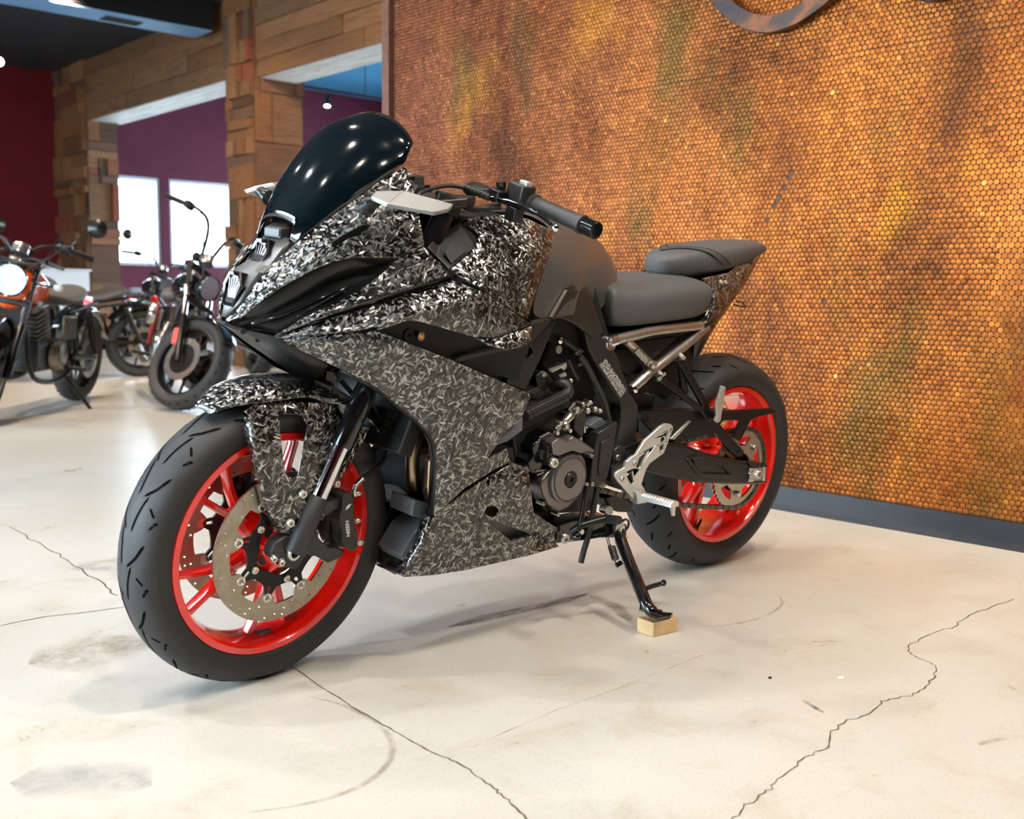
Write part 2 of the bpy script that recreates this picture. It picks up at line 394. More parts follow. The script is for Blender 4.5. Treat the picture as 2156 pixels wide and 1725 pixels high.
# rows of the lower right lean forward like shingles in places
sh = (np.sin(rest[:, 0]*5.3+1.1)+np.sin(rest[:, 1]*7.9+.5) > .55); tb = tb-sh*.10
tone = np.clip(rng.beta(2.2, 2.4, n)*.95+rng.normal(0, .05, n), 0, 1)
vx = pv[None, :, 0]+np.abs(ta)[:, None]*.004+ta[:, None]*pv[None, :, 1]-tb[:, None]*pv[None, :, 2]+.0008+np.abs(tb)[:, None]*.004
vy = pv[None, :, 1]+rest[:, 0:1]; vz = pv[None, :, 2]+rest[:, 1:2]
AV = np.stack([WXa+WXk*vy+vx, vy+np.zeros_like(vx), vz+np.zeros_like(vx)], -1).reshape(-1, 3)
quads = np.array(pf); nv = 3*NS
me = bpy.data.meshes.new('pennies'); me.vertices.add(len(AV)); me.vertices.foreach_set('co', AV.ravel().astype(np.float32))
off = (np.arange(n)*nv)[:, None, None]
qi = (quads[None]+off).reshape(n, -1); ti = (np.array(ptop)[None]+off[:, 0])
li = np.concatenate([qi, ti], 1).ravel(); npoly = n*(len(pf)+1)
me.loops.add(len(li)); me.loops.foreach_set('vertex_index', li.astype(np.int32))
tot = np.tile(np.array([4]*len(pf)+[NS]), n); start = np.concatenate([[0], np.cumsum(tot)[:-1]])
me.polygons.add(npoly); me.polygons.foreach_set('loop_start', start.astype(np.int32)); me.polygons.foreach_set('loop_total', tot.astype(np.int32))
me.update(calc_edges=True)
at = me.attributes.new('tone', 'FLOAT', 'FACE'); at.data.foreach_set('value', np.repeat(tone, len(pf)+1).astype(np.float32))
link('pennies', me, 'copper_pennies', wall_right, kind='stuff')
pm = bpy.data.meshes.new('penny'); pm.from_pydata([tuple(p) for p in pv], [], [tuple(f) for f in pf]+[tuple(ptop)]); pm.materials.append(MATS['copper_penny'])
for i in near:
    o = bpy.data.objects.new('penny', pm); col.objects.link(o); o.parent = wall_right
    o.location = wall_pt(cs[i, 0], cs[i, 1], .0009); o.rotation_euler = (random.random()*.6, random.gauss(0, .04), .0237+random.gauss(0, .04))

# ------------------------------------------------------------------ script letters of dark metal on the penny wall
def sign_mat():
    m, t, b = nt('heat_tinted_steel'); co = coords(t, src='World')
    n = N(t, 'TexNoise', i_Scale=7.0, i_Detail=5.0, i_Distortion=1.5); L(t, co, n.inputs['Vector'])
    L(t, ramp(t, n.outputs[0], [(.3, (.030, .032, .045)), (.5, (.075, .045, .035)), (.62, (.20, .075, .03)), (.75, (.05, .05, .07))]), b.inputs['Base Color'])
    b.inputs['Metallic'].default_value = .7; b.inputs['Roughness'].default_value = .42
sign_mat()
def letter(pts, wid, name, label):
    c = crom([(p[0], p[1], 0) for p in pts], 8); mb = MB(); R = []
    for i, p in enumerate(c):
        d = (c[min(i+1, len(c)-1)]-c[max(i-1, 0)]).normalized(); nrm = Vector((-d.y, d.x, 0)); w_ = wid(i/(len(c)-1))/2
        a, b_ = p-nrm*w_, p+nrm*w_
        R.append([tuple(wall_pt(a.x, a.y, .03)), tuple(wall_pt(a.x, a.y, .055)), tuple(wall_pt(b_.x, b_.y, .055)), tuple(wall_pt(b_.x, b_.y, .03))])
    mb.rings(R); o = mb.build(name, 'heat_tinted_steel', None, sm=30, bev=.002, label=label, cat='sign')
    for f in (.2, .55, .85):
        p = c[int(f*(len(c)-1))]; q = wall_pt(p.x, p.y, 0); MB().lathe(q, (1, 0, 0), [(.006, .001), (.006, .031)], 8).build('standoff', 'black_metal', o)
    return o
def wl2(px, py): p = Wl(px, py); return (p.y, p.z)
loop = [wl2(1468, -230), wl2(1478, -110), wl2(1515, -20), wl2(1560, 32), wl2(1615, 55), wl2(1668, 48), wl2(1720, 20), wl2(1790, -40), wl2(1850, -130), wl2(1880, -240)]
letter(loop, lambda f: .062-.016*abs(f-.5), 'wall_letter', 'dark heat-tinted metal script letter with a wide curved loop on penny wall')
letter([wl2(1850, -170), wl2(1890, -60), wl2(1945, -14), wl2(2000, -12), wl2(2060, -50), wl2(2120, -150)], lambda f: .05, 'wall_letter', 'dark metal script letter at the top right edge, only its lowest curve showing')

# ------------------------------------------------------------------ cracks and marks in the floor
def alpha_mat(name, c, lo, hi, scale, amt, sc=(1, 1, 1), rot=0):
    m, t, b = nt(name); n = N(t, 'TexNoise', i_Scale=scale, i_Detail=6.0, i_Roughness=.7); L(t, coords(t, sc, (0, 0, rot), 'World'), n.inputs['Vector'])
    b.inputs['Base Color'].default_value = rgb(c); b.inputs['Roughness'].default_value = .6
    uv = N(t, 'Attribute', attribute_name='edge').outputs['Fac']
    f = ramp(t, n.outputs[0], [(lo, (0, 0, 0)), (hi, (1, 1, 1))])
    L(t, math_(t, 'MULTIPLY', math_(t, 'MULTIPLY', f, uv), amt), b.inputs['Alpha'])
alpha_mat('crack_dark', (.10, .075, .05), .25, .42, 22, .85)
alpha_mat('dark_streak', (.07, .045, .03), .30, .62, 9, .72, (1, 5, 1), .4)
alpha_mat('faint_scuff', (.30, .22, .13), .36, .66, 14, .45)
alpha_mat('blue_grey_stain', (.32, .33, .36), .36, .62, 7, .40)
def ribbon(name, pxs, wid, m, jit=.0, sub=6, zo=.0006, soft=False):
    P = crom([G(*p) for p in pxs], sub); R = []; ev = []
    for i, p in enumerate(P):
        d = (P[min(i+1, len(P)-1)]-P[max(i-1, 0)]).normalized(); nn = Vector((-d.y, d.x, 0)); f = i/(len(P)-1)
        w_ = (wid if not soft else wid*min(1, 5*f, 5*(1-f))+.001)*(.6+.8*random.random() if jit else 1)/2
        p = p+nn*random.gauss(0, jit) if 0 < i < len(P)-1 else p
        for s_ in ((-1, -.35, .35, 1) if soft else (-1, 1)): R.append((p.x+nn.x*w_*s_, p.y+nn.y*w_*s_, zo)); ev.append(1.0 if (not soft or abs(s_) < .5) else 0.0)
    k = 4 if soft else 2; mb = MB(); mb.v = R; mb.f = [(i*k+j, i*k+j+1, i*k+k+j+1, i*k+k+j) for i in range(len(P)-1) for j in range(k-1)]
    me = mb.mesh(name, 0, fix=False); a = me.attributes.new('edge', 'FLOAT', 'POINT'); a.data.foreach_set('value', ev)
    return link(name, me, m, floor)
ribbon('floor_crack', [(612, 1405), (700, 1462), (760, 1500), (830, 1540), (905, 1582), (960, 1605), (1010, 1640), (1045, 1665), (1075, 1690), (1110, 1728)], .0030, 'crack_dark', .0014)
ribbon('floor_crack', [(2135, 1262), (2050, 1292), (2010, 1320), (1945, 1340), (1915, 1367), (1930, 1385), (1972, 1405), (1955, 1440), (1925, 1462), (1865, 1475), (1835, 1500), (1760, 1535), (1735, 1578), (1690, 1600), (1635, 1650), (1590, 1685), (1540, 1725)], .0026, 'crack_dark', .0030, 7)
ribbon('floor_crack', [(0, 1318), (90, 1300), (180, 1290), (260, 1279)], .004, 'crack_dark', .001)
ribbon('floor_crack', [(20, 1110), (90, 1150), (150, 1185), (210, 1225), (248, 1255)], .004, 'crack_dark', .004)
ribbon('floor_crack', [(1000, 1572), (1150, 1505), (1300, 1450), (1480, 1380)], .003, 'faint_scuff', .001)
ribbon('floor_mark', [(940, 1322), (1010, 1305), (1090, 1287), (1160, 1272), (1240, 1250)], .055, 'dark_streak', 0, 8, .0005, True)  # soft dark streak on the floor between the wheels
ribbon('floor_mark', [(1240, 1255), (1290, 1275), (1330, 1310)], .05, 'faint_scuff', 0, 8, .0005, True)
ribbon('floor_mark', [(640, 1465), (720, 1485), (790, 1520), (825, 1565), (815, 1610), (760, 1655), (660, 1690), (520, 1712)], .016, 'faint_scuff', 0, 8, .0004, True)  # curved tyre scuff
ribbon('floor_mark', [(1640, 1255), (1645, 1275), (1600, 1302), (1520, 1318), (1440, 1320)], .012, 'faint_scuff', 0, 8, .0004, True)
ribbon('floor_mark', [(1690, 1475), (1735, 1502)], .012, 'dark_streak', 0, 8, .0004, True)
ribbon('floor_mark', [(2060, 1570), (2090, 1560), (2150, 1550)], .018, 'faint_scuff', 0, 8, .0004, True)
ribbon('floor_stain', [(150, 1200), (260, 1190), (330, 1240)], .16, 'blue_grey_stain', 0, 8, .0003, True)
ribbon('floor_stain', [(60, 1400), (200, 1370), (300, 1340)], .22, 'faint_scuff', 0, 8, .0003, True)
ribbon('floor_stain', [(20, 1650), (180, 1640), (320, 1655)], .14, 'blue_grey_stain', 0, 8, .0003, True)
c0 = G(1770, 1427); mb = MB(); mb.add([(c0.x+a, c0.y+b_, .0008) for a, b_ in ((-.010, 0), (.003, -.006), (.012, .003), (.002, .008))], [(0, 1, 2, 3)])
link('paper_scrap', mb.mesh('paper_scrap', 0, fix=False), simple('white_paper', (.85, .85, .85), .8), floor)
c0 = G(1621, 1429); MB().sphere((c0.x, c0.y, .002), .0035, 8, (1.4, 1, .6)).build('dirt_crumb', simple('dirt', (.03, .02, .012), .9), floor)

# ------------------------------------------------------------------ reclaimed wood: two pillars and the beams between them
def wood_mat(name, cols, gscale=(3, 26, 26)):
    m, t, b = nt(name); rn = N(t, 'ObjectInfo').outputs['Random']
    base = ramp(t, rn, [(i/(len(cols)-1), c) for i, c in enumerate(cols)])
    n = N(t, 'TexNoise', i_Scale=1.0, i_Detail=7.0, i_Roughness=.7, i_Distortion=1.0); L(t, coords(t, gscale, (0, 0, 0), 'Object'), n.inputs['Vector'])
    c = mix(t, .75, base, ramp(t, n.outputs[0], [(.32, (.35, .28, .22)), (.52, (.9, .88, .84)), (.7, (1, 1, 1))]), 'MULTIPLY')
    v = N(t, 'TexVoronoi', i_Scale=3.3); L(t, coords(t, (1, 1, 1), (0, 0, 0), 'Object'), v.inputs['Vector'])
    c = mix(t, .8, c, ramp(t, v.outputs[0], [(.03, (.15, .1, .07)), (.07, (1, 1, 1))]), 'MULTIPLY')
    L(t, c, b.inputs['Base Color']); b.inputs['Roughness'].default_value = .62; bump(t, b, n.outputs[0], .5, .004)
wood_mat('reclaimed_blocks', [(.16, .060, .019), (.22, .092, .032), (.07, .03, .014), (.27, .13, .050), (.18, .070, .022), (.11, .058, .034), (.26, .10, .032), (.035, .022, .016), (.20, .045, .02), (.20, .082, .028)])
wood_mat('reclaimed_planks', [(.17, .075, .027), (.23, .105, .042), (.14, .065, .030), (.21, .11, .053), (.19, .080, .028)], (18, 2.2, 22))
simple('pillar_core', (.04, .02, .012), .8, src='World')
def mosaic(parent, u0, u1, z0, z1, face, x, y):
    z = z0
    while z < z1-.02:
        h = min(random.choice((.10, .16, .22, .34, .5)), z1-z); u = u0
        while u < u1-.01:
            w_ = min(random.choice((.10, .16, .24, .38, .6)), u1-u)
            if u1-u-w_ < .06: w_ = u1-u
            zz0 = z
            for hh in ([h] if h < .2 or random.random() < .5 else [h*.45, h*.55]):
                d = random.choice((.03, .04, .05, .065, .08)); g = .004
                if face == 'x': box_obj('wood_block', (x-.02, u+g, zz0+g), (x+d-.02, u+w_-g, zz0+hh-g), 'reclaimed_blocks', parent)
                else: box_obj('wood_block', (u+g, y-.02, zz0+g), (u+w_-g, y+d-.02, zz0+hh-g), 'reclaimed_blocks', parent)
                zz0 += hh
            u += w_
        z += h
def pillar(x0, x1, y0, y1, h, label):
    o = empty('wooden_pillar', ((x0+x1)/2, (y0+y1)/2, 0), label, 'pillar', 'reclaimed wood pillars')
    box_obj('core', (x0, y0, 0), (x1, y1, h), 'pillar_core', o)
    mosaic(o, y0, y1, 0, h, 'x', x1, 0); mosaic(o, x0, x1, 0, h, 'y', 0, y1)
    for c in o.children: c.location -= o.location
    return o
pillar(-3.55, -3.0, -8.60, -8.03, CEIL, 'rough reclaimed wood block pillar behind the windscreen, left of the penny wall')
pillar(-3.40, -3.0, Y0+.01, -12.49, CEIL, 'rough reclaimed wood block pillar beside the dark red wall')
def beam(y0, y1, z0, z1, rows, label):
    o = empty('wooden_beam', (-3.25, (y0+y1)/2, z0), label, 'beam', 'plank-clad beams')
    box_obj('core', (-3.47, y0, z0+.02), (-3.06, y1, z1), 'pillar_core', o)
    h = (z1-z0)/rows
    for i in range(rows):
        y = y0
        while y < y1-.05:
            l_ = min(random.uniform(1.2, 2.6), y1-y)
            if y1-y-l_ < .5: l_ = y1-y
            d = random.uniform(.0, .02); box_obj('plank', (-3.07, y+.003, z0+i*h+.003), (-3.03+d, y+l_-.003, z0+(i+1)*h-.003), 'reclaimed_planks', o); y += l_
    for i in range(4):
        box_obj('soffit_plank', (-3.47+i*.105, y0+.002, z0-.002), (-3.37+i*.105, y1-.002, z0+.025), 'daylit_soffit_wood', o)
    for c in o.children: c.location -= o.location
wood_mat('daylit_soffit_wood', [(.66, .66, .66), (.76, .76, .76)], (20, 2, 20))  # pale tone holds the daylight that falls on the beam undersides
beam(-12.49, -8.60, 3.02, CEIL, 4, 'plank-clad beam between the two reclaimed wood pillars')
beam(-8.03, -2.30, 2.95, CEIL, 5, 'plank-clad beam running from the near pillar behind the penny wall')
# ------------------------------------------------------------------ bulkhead with its air vent
bk = empty('ceiling_bulkhead', (0, -8.9, 3.5), 'dark boxed-in bulkhead below the ceiling with a lit blue underside', 'bulkhead')
o = box_obj('body', (-2.88, -9.08, 3.50), (X1, -8.67, CEIL), 'bulkhead_paint', bk); o.location -= bk.location
o = box_obj('underside', (-2.88, -9.08, 3.490), (X1, -8.67, 3.5), 'daylit_underside', bk); o.location -= bk.location
ve = MB(); p0 = Vector((-2.0, -8.87, 3.487)); ve.box(p0, (.46, .24, .008)); o = ve.build('vent_frame', 'daylit_underside', bk); o.location -= bk.location
for i in range(5):
    v_ = MB(); v_.box((p0.x, p0.y-.08+i*.04, p0.z-.008), (.38, .018, .004), Matrix.Rotation(.5, 3, 'X')); q = v_.build('vent_slat', 'black_metal', o)
ve = MB(); ve.box(p0-Vector((0, 0, .0045)), (.38, .19, .002)); ve.build('vent_duct', 'black_metal', o)
# ------------------------------------------------------------------ track lamps that the photograph shows
emis('lamp_glow', (1, .93, .8), 30)
def track_lamp(p, tilt, label, e=60, tgt=None):
    o = empty('track_lamp', p, label, 'lamp', 'track lamps')
    MB().lathe((0, 0, 0), (0, 0, 1), [(.006, 0), (.006, .16)], 8).build('stem', 'black_metal', o)
    d = Vector(tilt).normalized()
    MB().lathe((0, 0, 0), d, [(.0, -.10), (.035, -.10), (.045, -.06), (.05, .07), (.043, .07), (.040, .055)], 16).build('housing', 'black_metal', o)
    MB().lathe(d*.056, d, [(0, 0), (.040, 0), (.040, .004), (0, .004)], 16).build('bulb', 'lamp_glow', o)
    return o
pl = Vector((-5.77, -11.0, 3.42)); track_lamp(pl, (.3, .35, -1), 'black track lamp hanging in the back room behind the windscreen')
tr = empty('lamp_track', (-6.4, -11.0, 3.58), 'dark lighting track hanging under the blue ceiling', 'track')
MB().box((0, 0, 0), (3.4, .035, .03)).build('rail', 'black_metal', tr)
for x in (-1.4, 0, 1.4): MB().tube([(x, 0, .01), (x, 0, .52)], .006, 6).build('hanger', 'black_metal', tr)
for x in (-7.0, -8.0):
    track_lamp(Vector((x, -11.0, 3.42)), (.3, -.5, -1), 'black track lamp in the back room turned to the wall, left of the penny wall' if x > -7.5 else 'black track lamp hidden at the far end of the back room track')
a = ray(-2, 130); pz = a[0]+a[1]*(11.6/a[1].length); track_lamp(pz, tuple(Vector(CAM)-pz), 'glowing spot lamp at the left edge in front of red wall')
MB().tube([pz+Vector((0, 0, .16)), (pz.x, pz.y, CEIL)], .008, 8).build('lamp_rod', 'black_metal', None, label='thin dark rod holding the spot lamp at the left edge', cat='rod')
# ================================================================== the show motorcycle: materials
ZN['R'] = (560, 1020, .13913)
def forged(name, base_r=.27):
    m, t, b = nt(name)
    tc = N(t, 'TexCoord'); chips = None; nrm = None
    wob = N(t, 'TexNoise', i_Scale=9.0, i_Detail=2.0); L(t, tc.outputs['Object'], wob.inputs['Vector'])
    add = N(t, 'VectorMath', operation='MULTIPLY_ADD'); L(t, wob.outputs['Color'], add.inputs[0]); add.inputs[1].default_value = (.003,)*3; L(t, tc.outputs['Object'], add.inputs[2])
    for k, (ry, rx, sc) in enumerate([(.35, .2, 1.0), (1.25, -.3, .9), (2.15, .1, 1.15), (2.85, -.2, .95), (.85, .4, 1.3)]):
        mp = N(t, 'Mapping', vector_type='TEXTURE'); mp.inputs['Rotation'].default_value = (rx, ry, rx*.7); mp.inputs['Location'].default_value = (k*.37, k*.71, k*.13)
        mp.inputs['Scale'].default_value = (1/(64*sc), 1/(130*sc), 1/(285*sc))
        L(t, add.outputs[0], mp.inputs[0])
        v = N(t, 'TexVoronoi', i_Scale=1.0, i_Randomness=.95); L(t, mp.outputs[0], v.inputs['Vector'])
        sep = N(t, 'SeparateColor'); L(t, v.outputs['Color'], sep.inputs[0])
        on = math_(t, 'GREATER_THAN', sep.outputs[0], .70)
        inside = math_(t, 'LESS_THAN', v.outputs['Distance'], .56)
        on = math_(t, 'MULTIPLY', on, inside)
        br = math_(t, 'MULTIPLY', math_(t, 'MULTIPLY_ADD', sep.outputs[1], .75, .25), on)
        if chips is None: chips, nrm = br, v.outputs['Color']
        else:
            gt = math_(t, 'GREATER_THAN', br, chips)
            nrm = mix(t, gt, nrm, v.outputs['Color']); chips = math_(t, 'MAXIMUM', chips, br)
    c = ramp(t, chips, [(.0, (.008, .0075, .007)), (.24, (.008, .0078, .0072)), (.30, (.026, .025, .022)), (.62, (.062, .057, .049)), (1, (.48, .465, .44))])
    L(t, c, b.inputs['Base Color']); b.inputs['Metallic'].default_value = .72; b.inputs['Roughness'].default_value = base_r
    # every chip lies at its own small tilt in the resin
    g = N(t, 'NewGeometry'); sub = N(t, 'VectorMath', operation='SUBTRACT'); L(t, nrm, sub.inputs[0]); sub.inputs[1].default_value = (.5, .5, .5)
    sca = N(t, 'VectorMath', operation='SCALE'); L(t, sub.outputs[0], sca.inputs[0]); sca.inputs['Scale'].default_value = .95
    ad = N(t, 'VectorMath', operation='ADD'); L(t, g.outputs['Normal'], ad.inputs[0]); L(t, sca.outputs[0], ad.inputs[1])
    no = N(t, 'VectorMath', operation='NORMALIZE'); L(t, ad.outputs[0], no.inputs[0]); L(t, no.outputs[0], b.inputs['Normal'])
    b.inputs['Coat Weight'].default_value = 1; b.inputs['Coat Roughness'].default_value = .03; b.inputs['Coat IOR'].default_value = 1.5
    L(t, g.outputs['Normal'], b.inputs['Coat Normal'])
forged('forged_carbon')
simple('matt_black', (.009, .009, .009), .46, spec=.3, var=.2, scale=40, bmp=.12, bscale=1400, bdist=.0003)
simple('gloss_black', (.006, .006, .007), .10, coat=.6, var=.1)
simple('satin_black', (.008, .0078, .0078), .30, spec=.38, var=.2, scale=70, bmp=.06, bscale=900)
simple('deep_black', (.005, .005, .005), .6, var=.2)
simple('frame_grey', (.026, .024, .022), .40, .25, var=.12, scale=90, bmp=.08, bscale=1200, bdist=.0003)
simple('tank_grey', (.125, .120, .116), .40, .6, var=.06, scale=500, bmp=.04, bscale=2500, bdist=.0002, coat=.25, coatr=.22)
simple('seat_vinyl', (.072, .071, .071), .58, var=.08, scale=200, bmp=.35, bscale=1500, bdist=.0005)
simple('seat_side', (.050, .050, .051), .6, var=.08, scale=200, bmp=.35, bscale=1500, bdist=.0005)
simple('tyre_rubber', (.021, .020, .020), .62, var=.18, scale=35, bmp=.1, bscale=700, bdist=.0004)
simple('tyre_side', (.014, .013, .013), .55, var=.2, scale=40)
simple('groove_black', (.003, .003, .003), .9, spec=.05)
simple('tyre_letter', (.040, .039, .038), .6)
simple('red_rim', (.80, .008, .003), .22, .0, var=.05, coat=1.0, coatr=.03, spec=.6)
simple('silver', (.62, .60, .56), .30, .9, var=.06, scale=120, bmp=.05, bscale=600)
simple('cast_silver', (.48, .44, .39), .34, .9, var=.1, scale=80)
simple('bright_alloy', (.70, .69, .67), .36, .8, var=.05, scale=200, bmp=.05, bscale=900)
simple('chrome', (.82, .83, .85), .07, 1.0, var=.03)
simple('zinc', (.66, .63, .56), .28, .9, var=.1, scale=200)
simple('sprocket_steel', (.52, .47, .38), .33, .85, var=.08, scale=90)
simple('chain_steel', (.15, .135, .115), .34, .85, var=.25, scale=300)
simple('engine_cover', (.20, .18, .18), .30, .75, var=.1, scale=300, bmp=.06, bscale=1500, bdist=.0003)
simple('engine_black', (.012, .012, .013), .40, var=.3, scale=60, bmp=.15, bscale=300)
simple('fork_grey', (.040, .039, .040), .45, .3, var=.12, scale=200, bmp=.1, bscale=1600, bdist=.0003)
simple('header_gold', (.36, .27, .17), .25, .95, var=.25, scale=14)
simple('grip_rubber', (.034, .034, .034), .55, var=.1)
simple('hose_rubber', (.018, .018, .018), .5, var=.2)
simple('sticker_white', (.60, .59, .56), .5, var=.05)
simple('brass', (.55, .33, .12), .4, .7, var=.2)
simple('amber', (.95, .36, .02), .25, var=.05, coat=.5)
simple('bezel_grey', (.13, .127, .124), .38, .5, var=.08, scale=300)
simple('wood_offcut', (.60, .40, .20), .6, var=.25, scale=18, bmp=.2, bscale=120)
simple('pad_grey', (.10, .115, .13), .35, var=.1)
def disc_mat():
    m, t, b = nt('brake_steel'); co = coords(t); n = N(t, 'TexNoise', i_Scale=30.0, i_Detail=3.0); L(t, co, n.inputs['Vector'])
    L(t, ramp(t, n.outputs[0], [(.3, (.30, .255, .19)), (.7, (.42, .37, .29))]), b.inputs['Base Color'])
    b.inputs['Metallic'].default_value = .85; b.inputs['Roughness'].default_value = .34
disc_mat()
m, t, b = nt('smoked_screen'); co = coords(t); n = N(t, 'TexNoise', i_Scale=700.0, i_Detail=2.0); L(t, co, n.inputs['Vector'])
L(t, ramp(t, n.outputs[0], [(.4, (.0010, .0030, .0045)), (.7, (.0016, .0050, .0075))]), b.inputs['Base Color']); b.inputs['Roughness'].default_value = .09; b.inputs['Coat Weight'].default_value = .8; b.inputs['Coat Roughness'].default_value = .03
m, t, b = nt('lamp_lens'); n = N(t, 'TexVoronoi', i_Scale=120.0); L(t, coords(t), n.inputs['Vector']); b.inputs['Base Color'].default_value = (.95, .95, .97, 1); b.inputs['Transmission Weight'].default_value = 1; b.inputs['Roughness'].default_value = .03; b.inputs['IOR'].default_value = 1.12
bump(t, b, n.outputs[0], .25, .001)
simple('lamp_reflector', (.34, .33, .36), .12, 1.0, var=.3, scale=150, bmp=.6, bscale=120, bdist=.004)
simple('reflector', (.90, .88, .92), .22, 1.0, var=.1, scale=60)
def knurl():
    m, t, b = nt('mirror_face'); n = N(t, 'TexWave', wave_type='BANDS', bands_direction='X', i_Scale=260.0); L(t, coords(t), n.inputs['Vector'])
    L(t, ramp(t, n.outputs[0], [(0, (.20, .195, .19)), (1, (.36, .35, .34))]), b.inputs['Base Color']); b.inputs['Metallic'].default_value = .6; b.inputs['Roughness'].default_value = .38; bump(t, b, n.outputs[0], .5, .0005)
knurl()

# ------------------------------------------------------------------ root of the bike and panel helpers
bike = empty('sport_motorcycle', (0, 0, 0), 'sport motorcycle in forged carbon fairing with red wheels, leaning on its side stand', 'motorcycle', None, (-LEAN, 0, 0))
def resample(P, n):
    P = [Vector(p) for p in P]; d = [0]
    for a, b_ in zip(P, P[1:]): d.append(d[-1]+(b_-a).length)
    out = []
    for i in range(n):
        s_ = d[-1]*i/(n-1); k = 0
        while k < len(d)-2 and d[k+1] < s_: k += 1
        f = (s_-d[k])/max(d[k+1]-d[k], 1e-9); out.append(P[k].lerp(P[k+1], min(1, max(0, f))))
    return out
def loft(name, lines, m, parent=bike, n=None, th=.004, mirror=False, bev=.0015, smooth_ang=28, mat=None, sm_lines=False):
    """surface through traced lines (each a list of points), with thickness"""
    if n: lines = [resample(crom(l, 5) if sm_lines else l, n) for l in lines]
    mb = MB(); mb.rings(lines, close=False)
    me = mb.mesh(name, 0, fix=True, mirror=mirror); smooth(me, smooth_ang)
    # faces point away from the centre plane
    s_ = sum((p.normal.y*(1 if p.center.y > 0 else -1))*p.area for p in me.polygons)
    if s_ < 0:
        me.flip_normals()
    o = link(name, me, m, parent); so = o.modifiers.new('thickness', 'SOLIDIFY'); so.thickness = th; so.offset = -1
    if bev:
        bv = o.modifiers.new('edge', 'BEVEL'); bv.width = bev; bv.segments = 2; bv.limit_method = 'ANGLE'; bv.angle_limit = math.radians(30)
    if mat is not None: o.matrix_local = mat
    return o
def both(fn, *a, **k):
    o = fn(*a, **k); k['mirror'] = True; fn(*a, **k); return o
def patch(name, outer, holes, m, th=.004, parent=bike, bev=.001, mirror=False, mat=None, vdir=-1, sm=30):
    """a panel cut from an outline of 3D points, with holes, thickened towards the centre plane"""
    loops = [outer]+list(holes); flat = [Vector(p) for l in loops for p in l]
    # project to the best-fit plane of the outline
    nrm = Vector((0, 0, 0)); O = outer
    for i in range(len(O)):
        a, b_ = Vector(O[i]), Vector(O[(i+1) % len(O)]); nrm += a.cross(b_)
    nrm.normalize()
    if nrm.y < 0: nrm = -nrm
    ux = nrm.orthogonal().normalized(); uy = nrm.cross(ux)
    tr = tessellate_polygon([[Vector((Vector(p).dot(ux), Vector(p).dot(uy), 0)) for p in l] for l in loops])
    n = len(flat); back = [p+nrm*th*vdir for p in flat]
    fs = [tuple(x) for x in tr]+[tuple(i+n for i in reversed(x)) for x in tr]; k = 0
    for l in loops:
        q = len(l)
        for i in range(q):
            j = (i+1) % q; fs.append((k+i, k+j, k+j+n, k+i+n))
        k += q
    mb = MB(); mb.add(flat+back, fs)
    return mb.build(name, m, parent, sm=sm, bev=bev, mirror=mirror, mat=mat)
def tubeo(name, pts, r, m, parent=bike, n=10, sm=True, mirror=False, mat=None, k=6):
    return MB().tube(crom(pts, k) if sm else pts, r, n).build(name, m, parent, sm=50, mirror=mirror, mat=mat)
def bolt(p, r, m='zinc', parent=bike, d=(0, 1, 0), h=.006, hexr=True, mat=None, name='bolt'):
    o = MB().lathe(p, d, [(0, 0), (r, 0), (r, h*.7), (r*.85, h), (r*.5, h), (r*.5, h*.45), (0, h*.45)] if hexr else [(0, 0), (r, 0), (r, h*.7), (r*.8, h), (0, h)], 14).build(name, m, parent, mat=mat)
    return o
def zv(k, pts, v): return [V(k, x, y, v(x, y) if callable(v) else v) for x, y in pts]
def z3(k, pts): return [V(k, *p) for p in pts]
def q3(k, pts): return [Q(k, *p) for p in pts]
def xz(P): return [(p.x, p.z) for p in P]
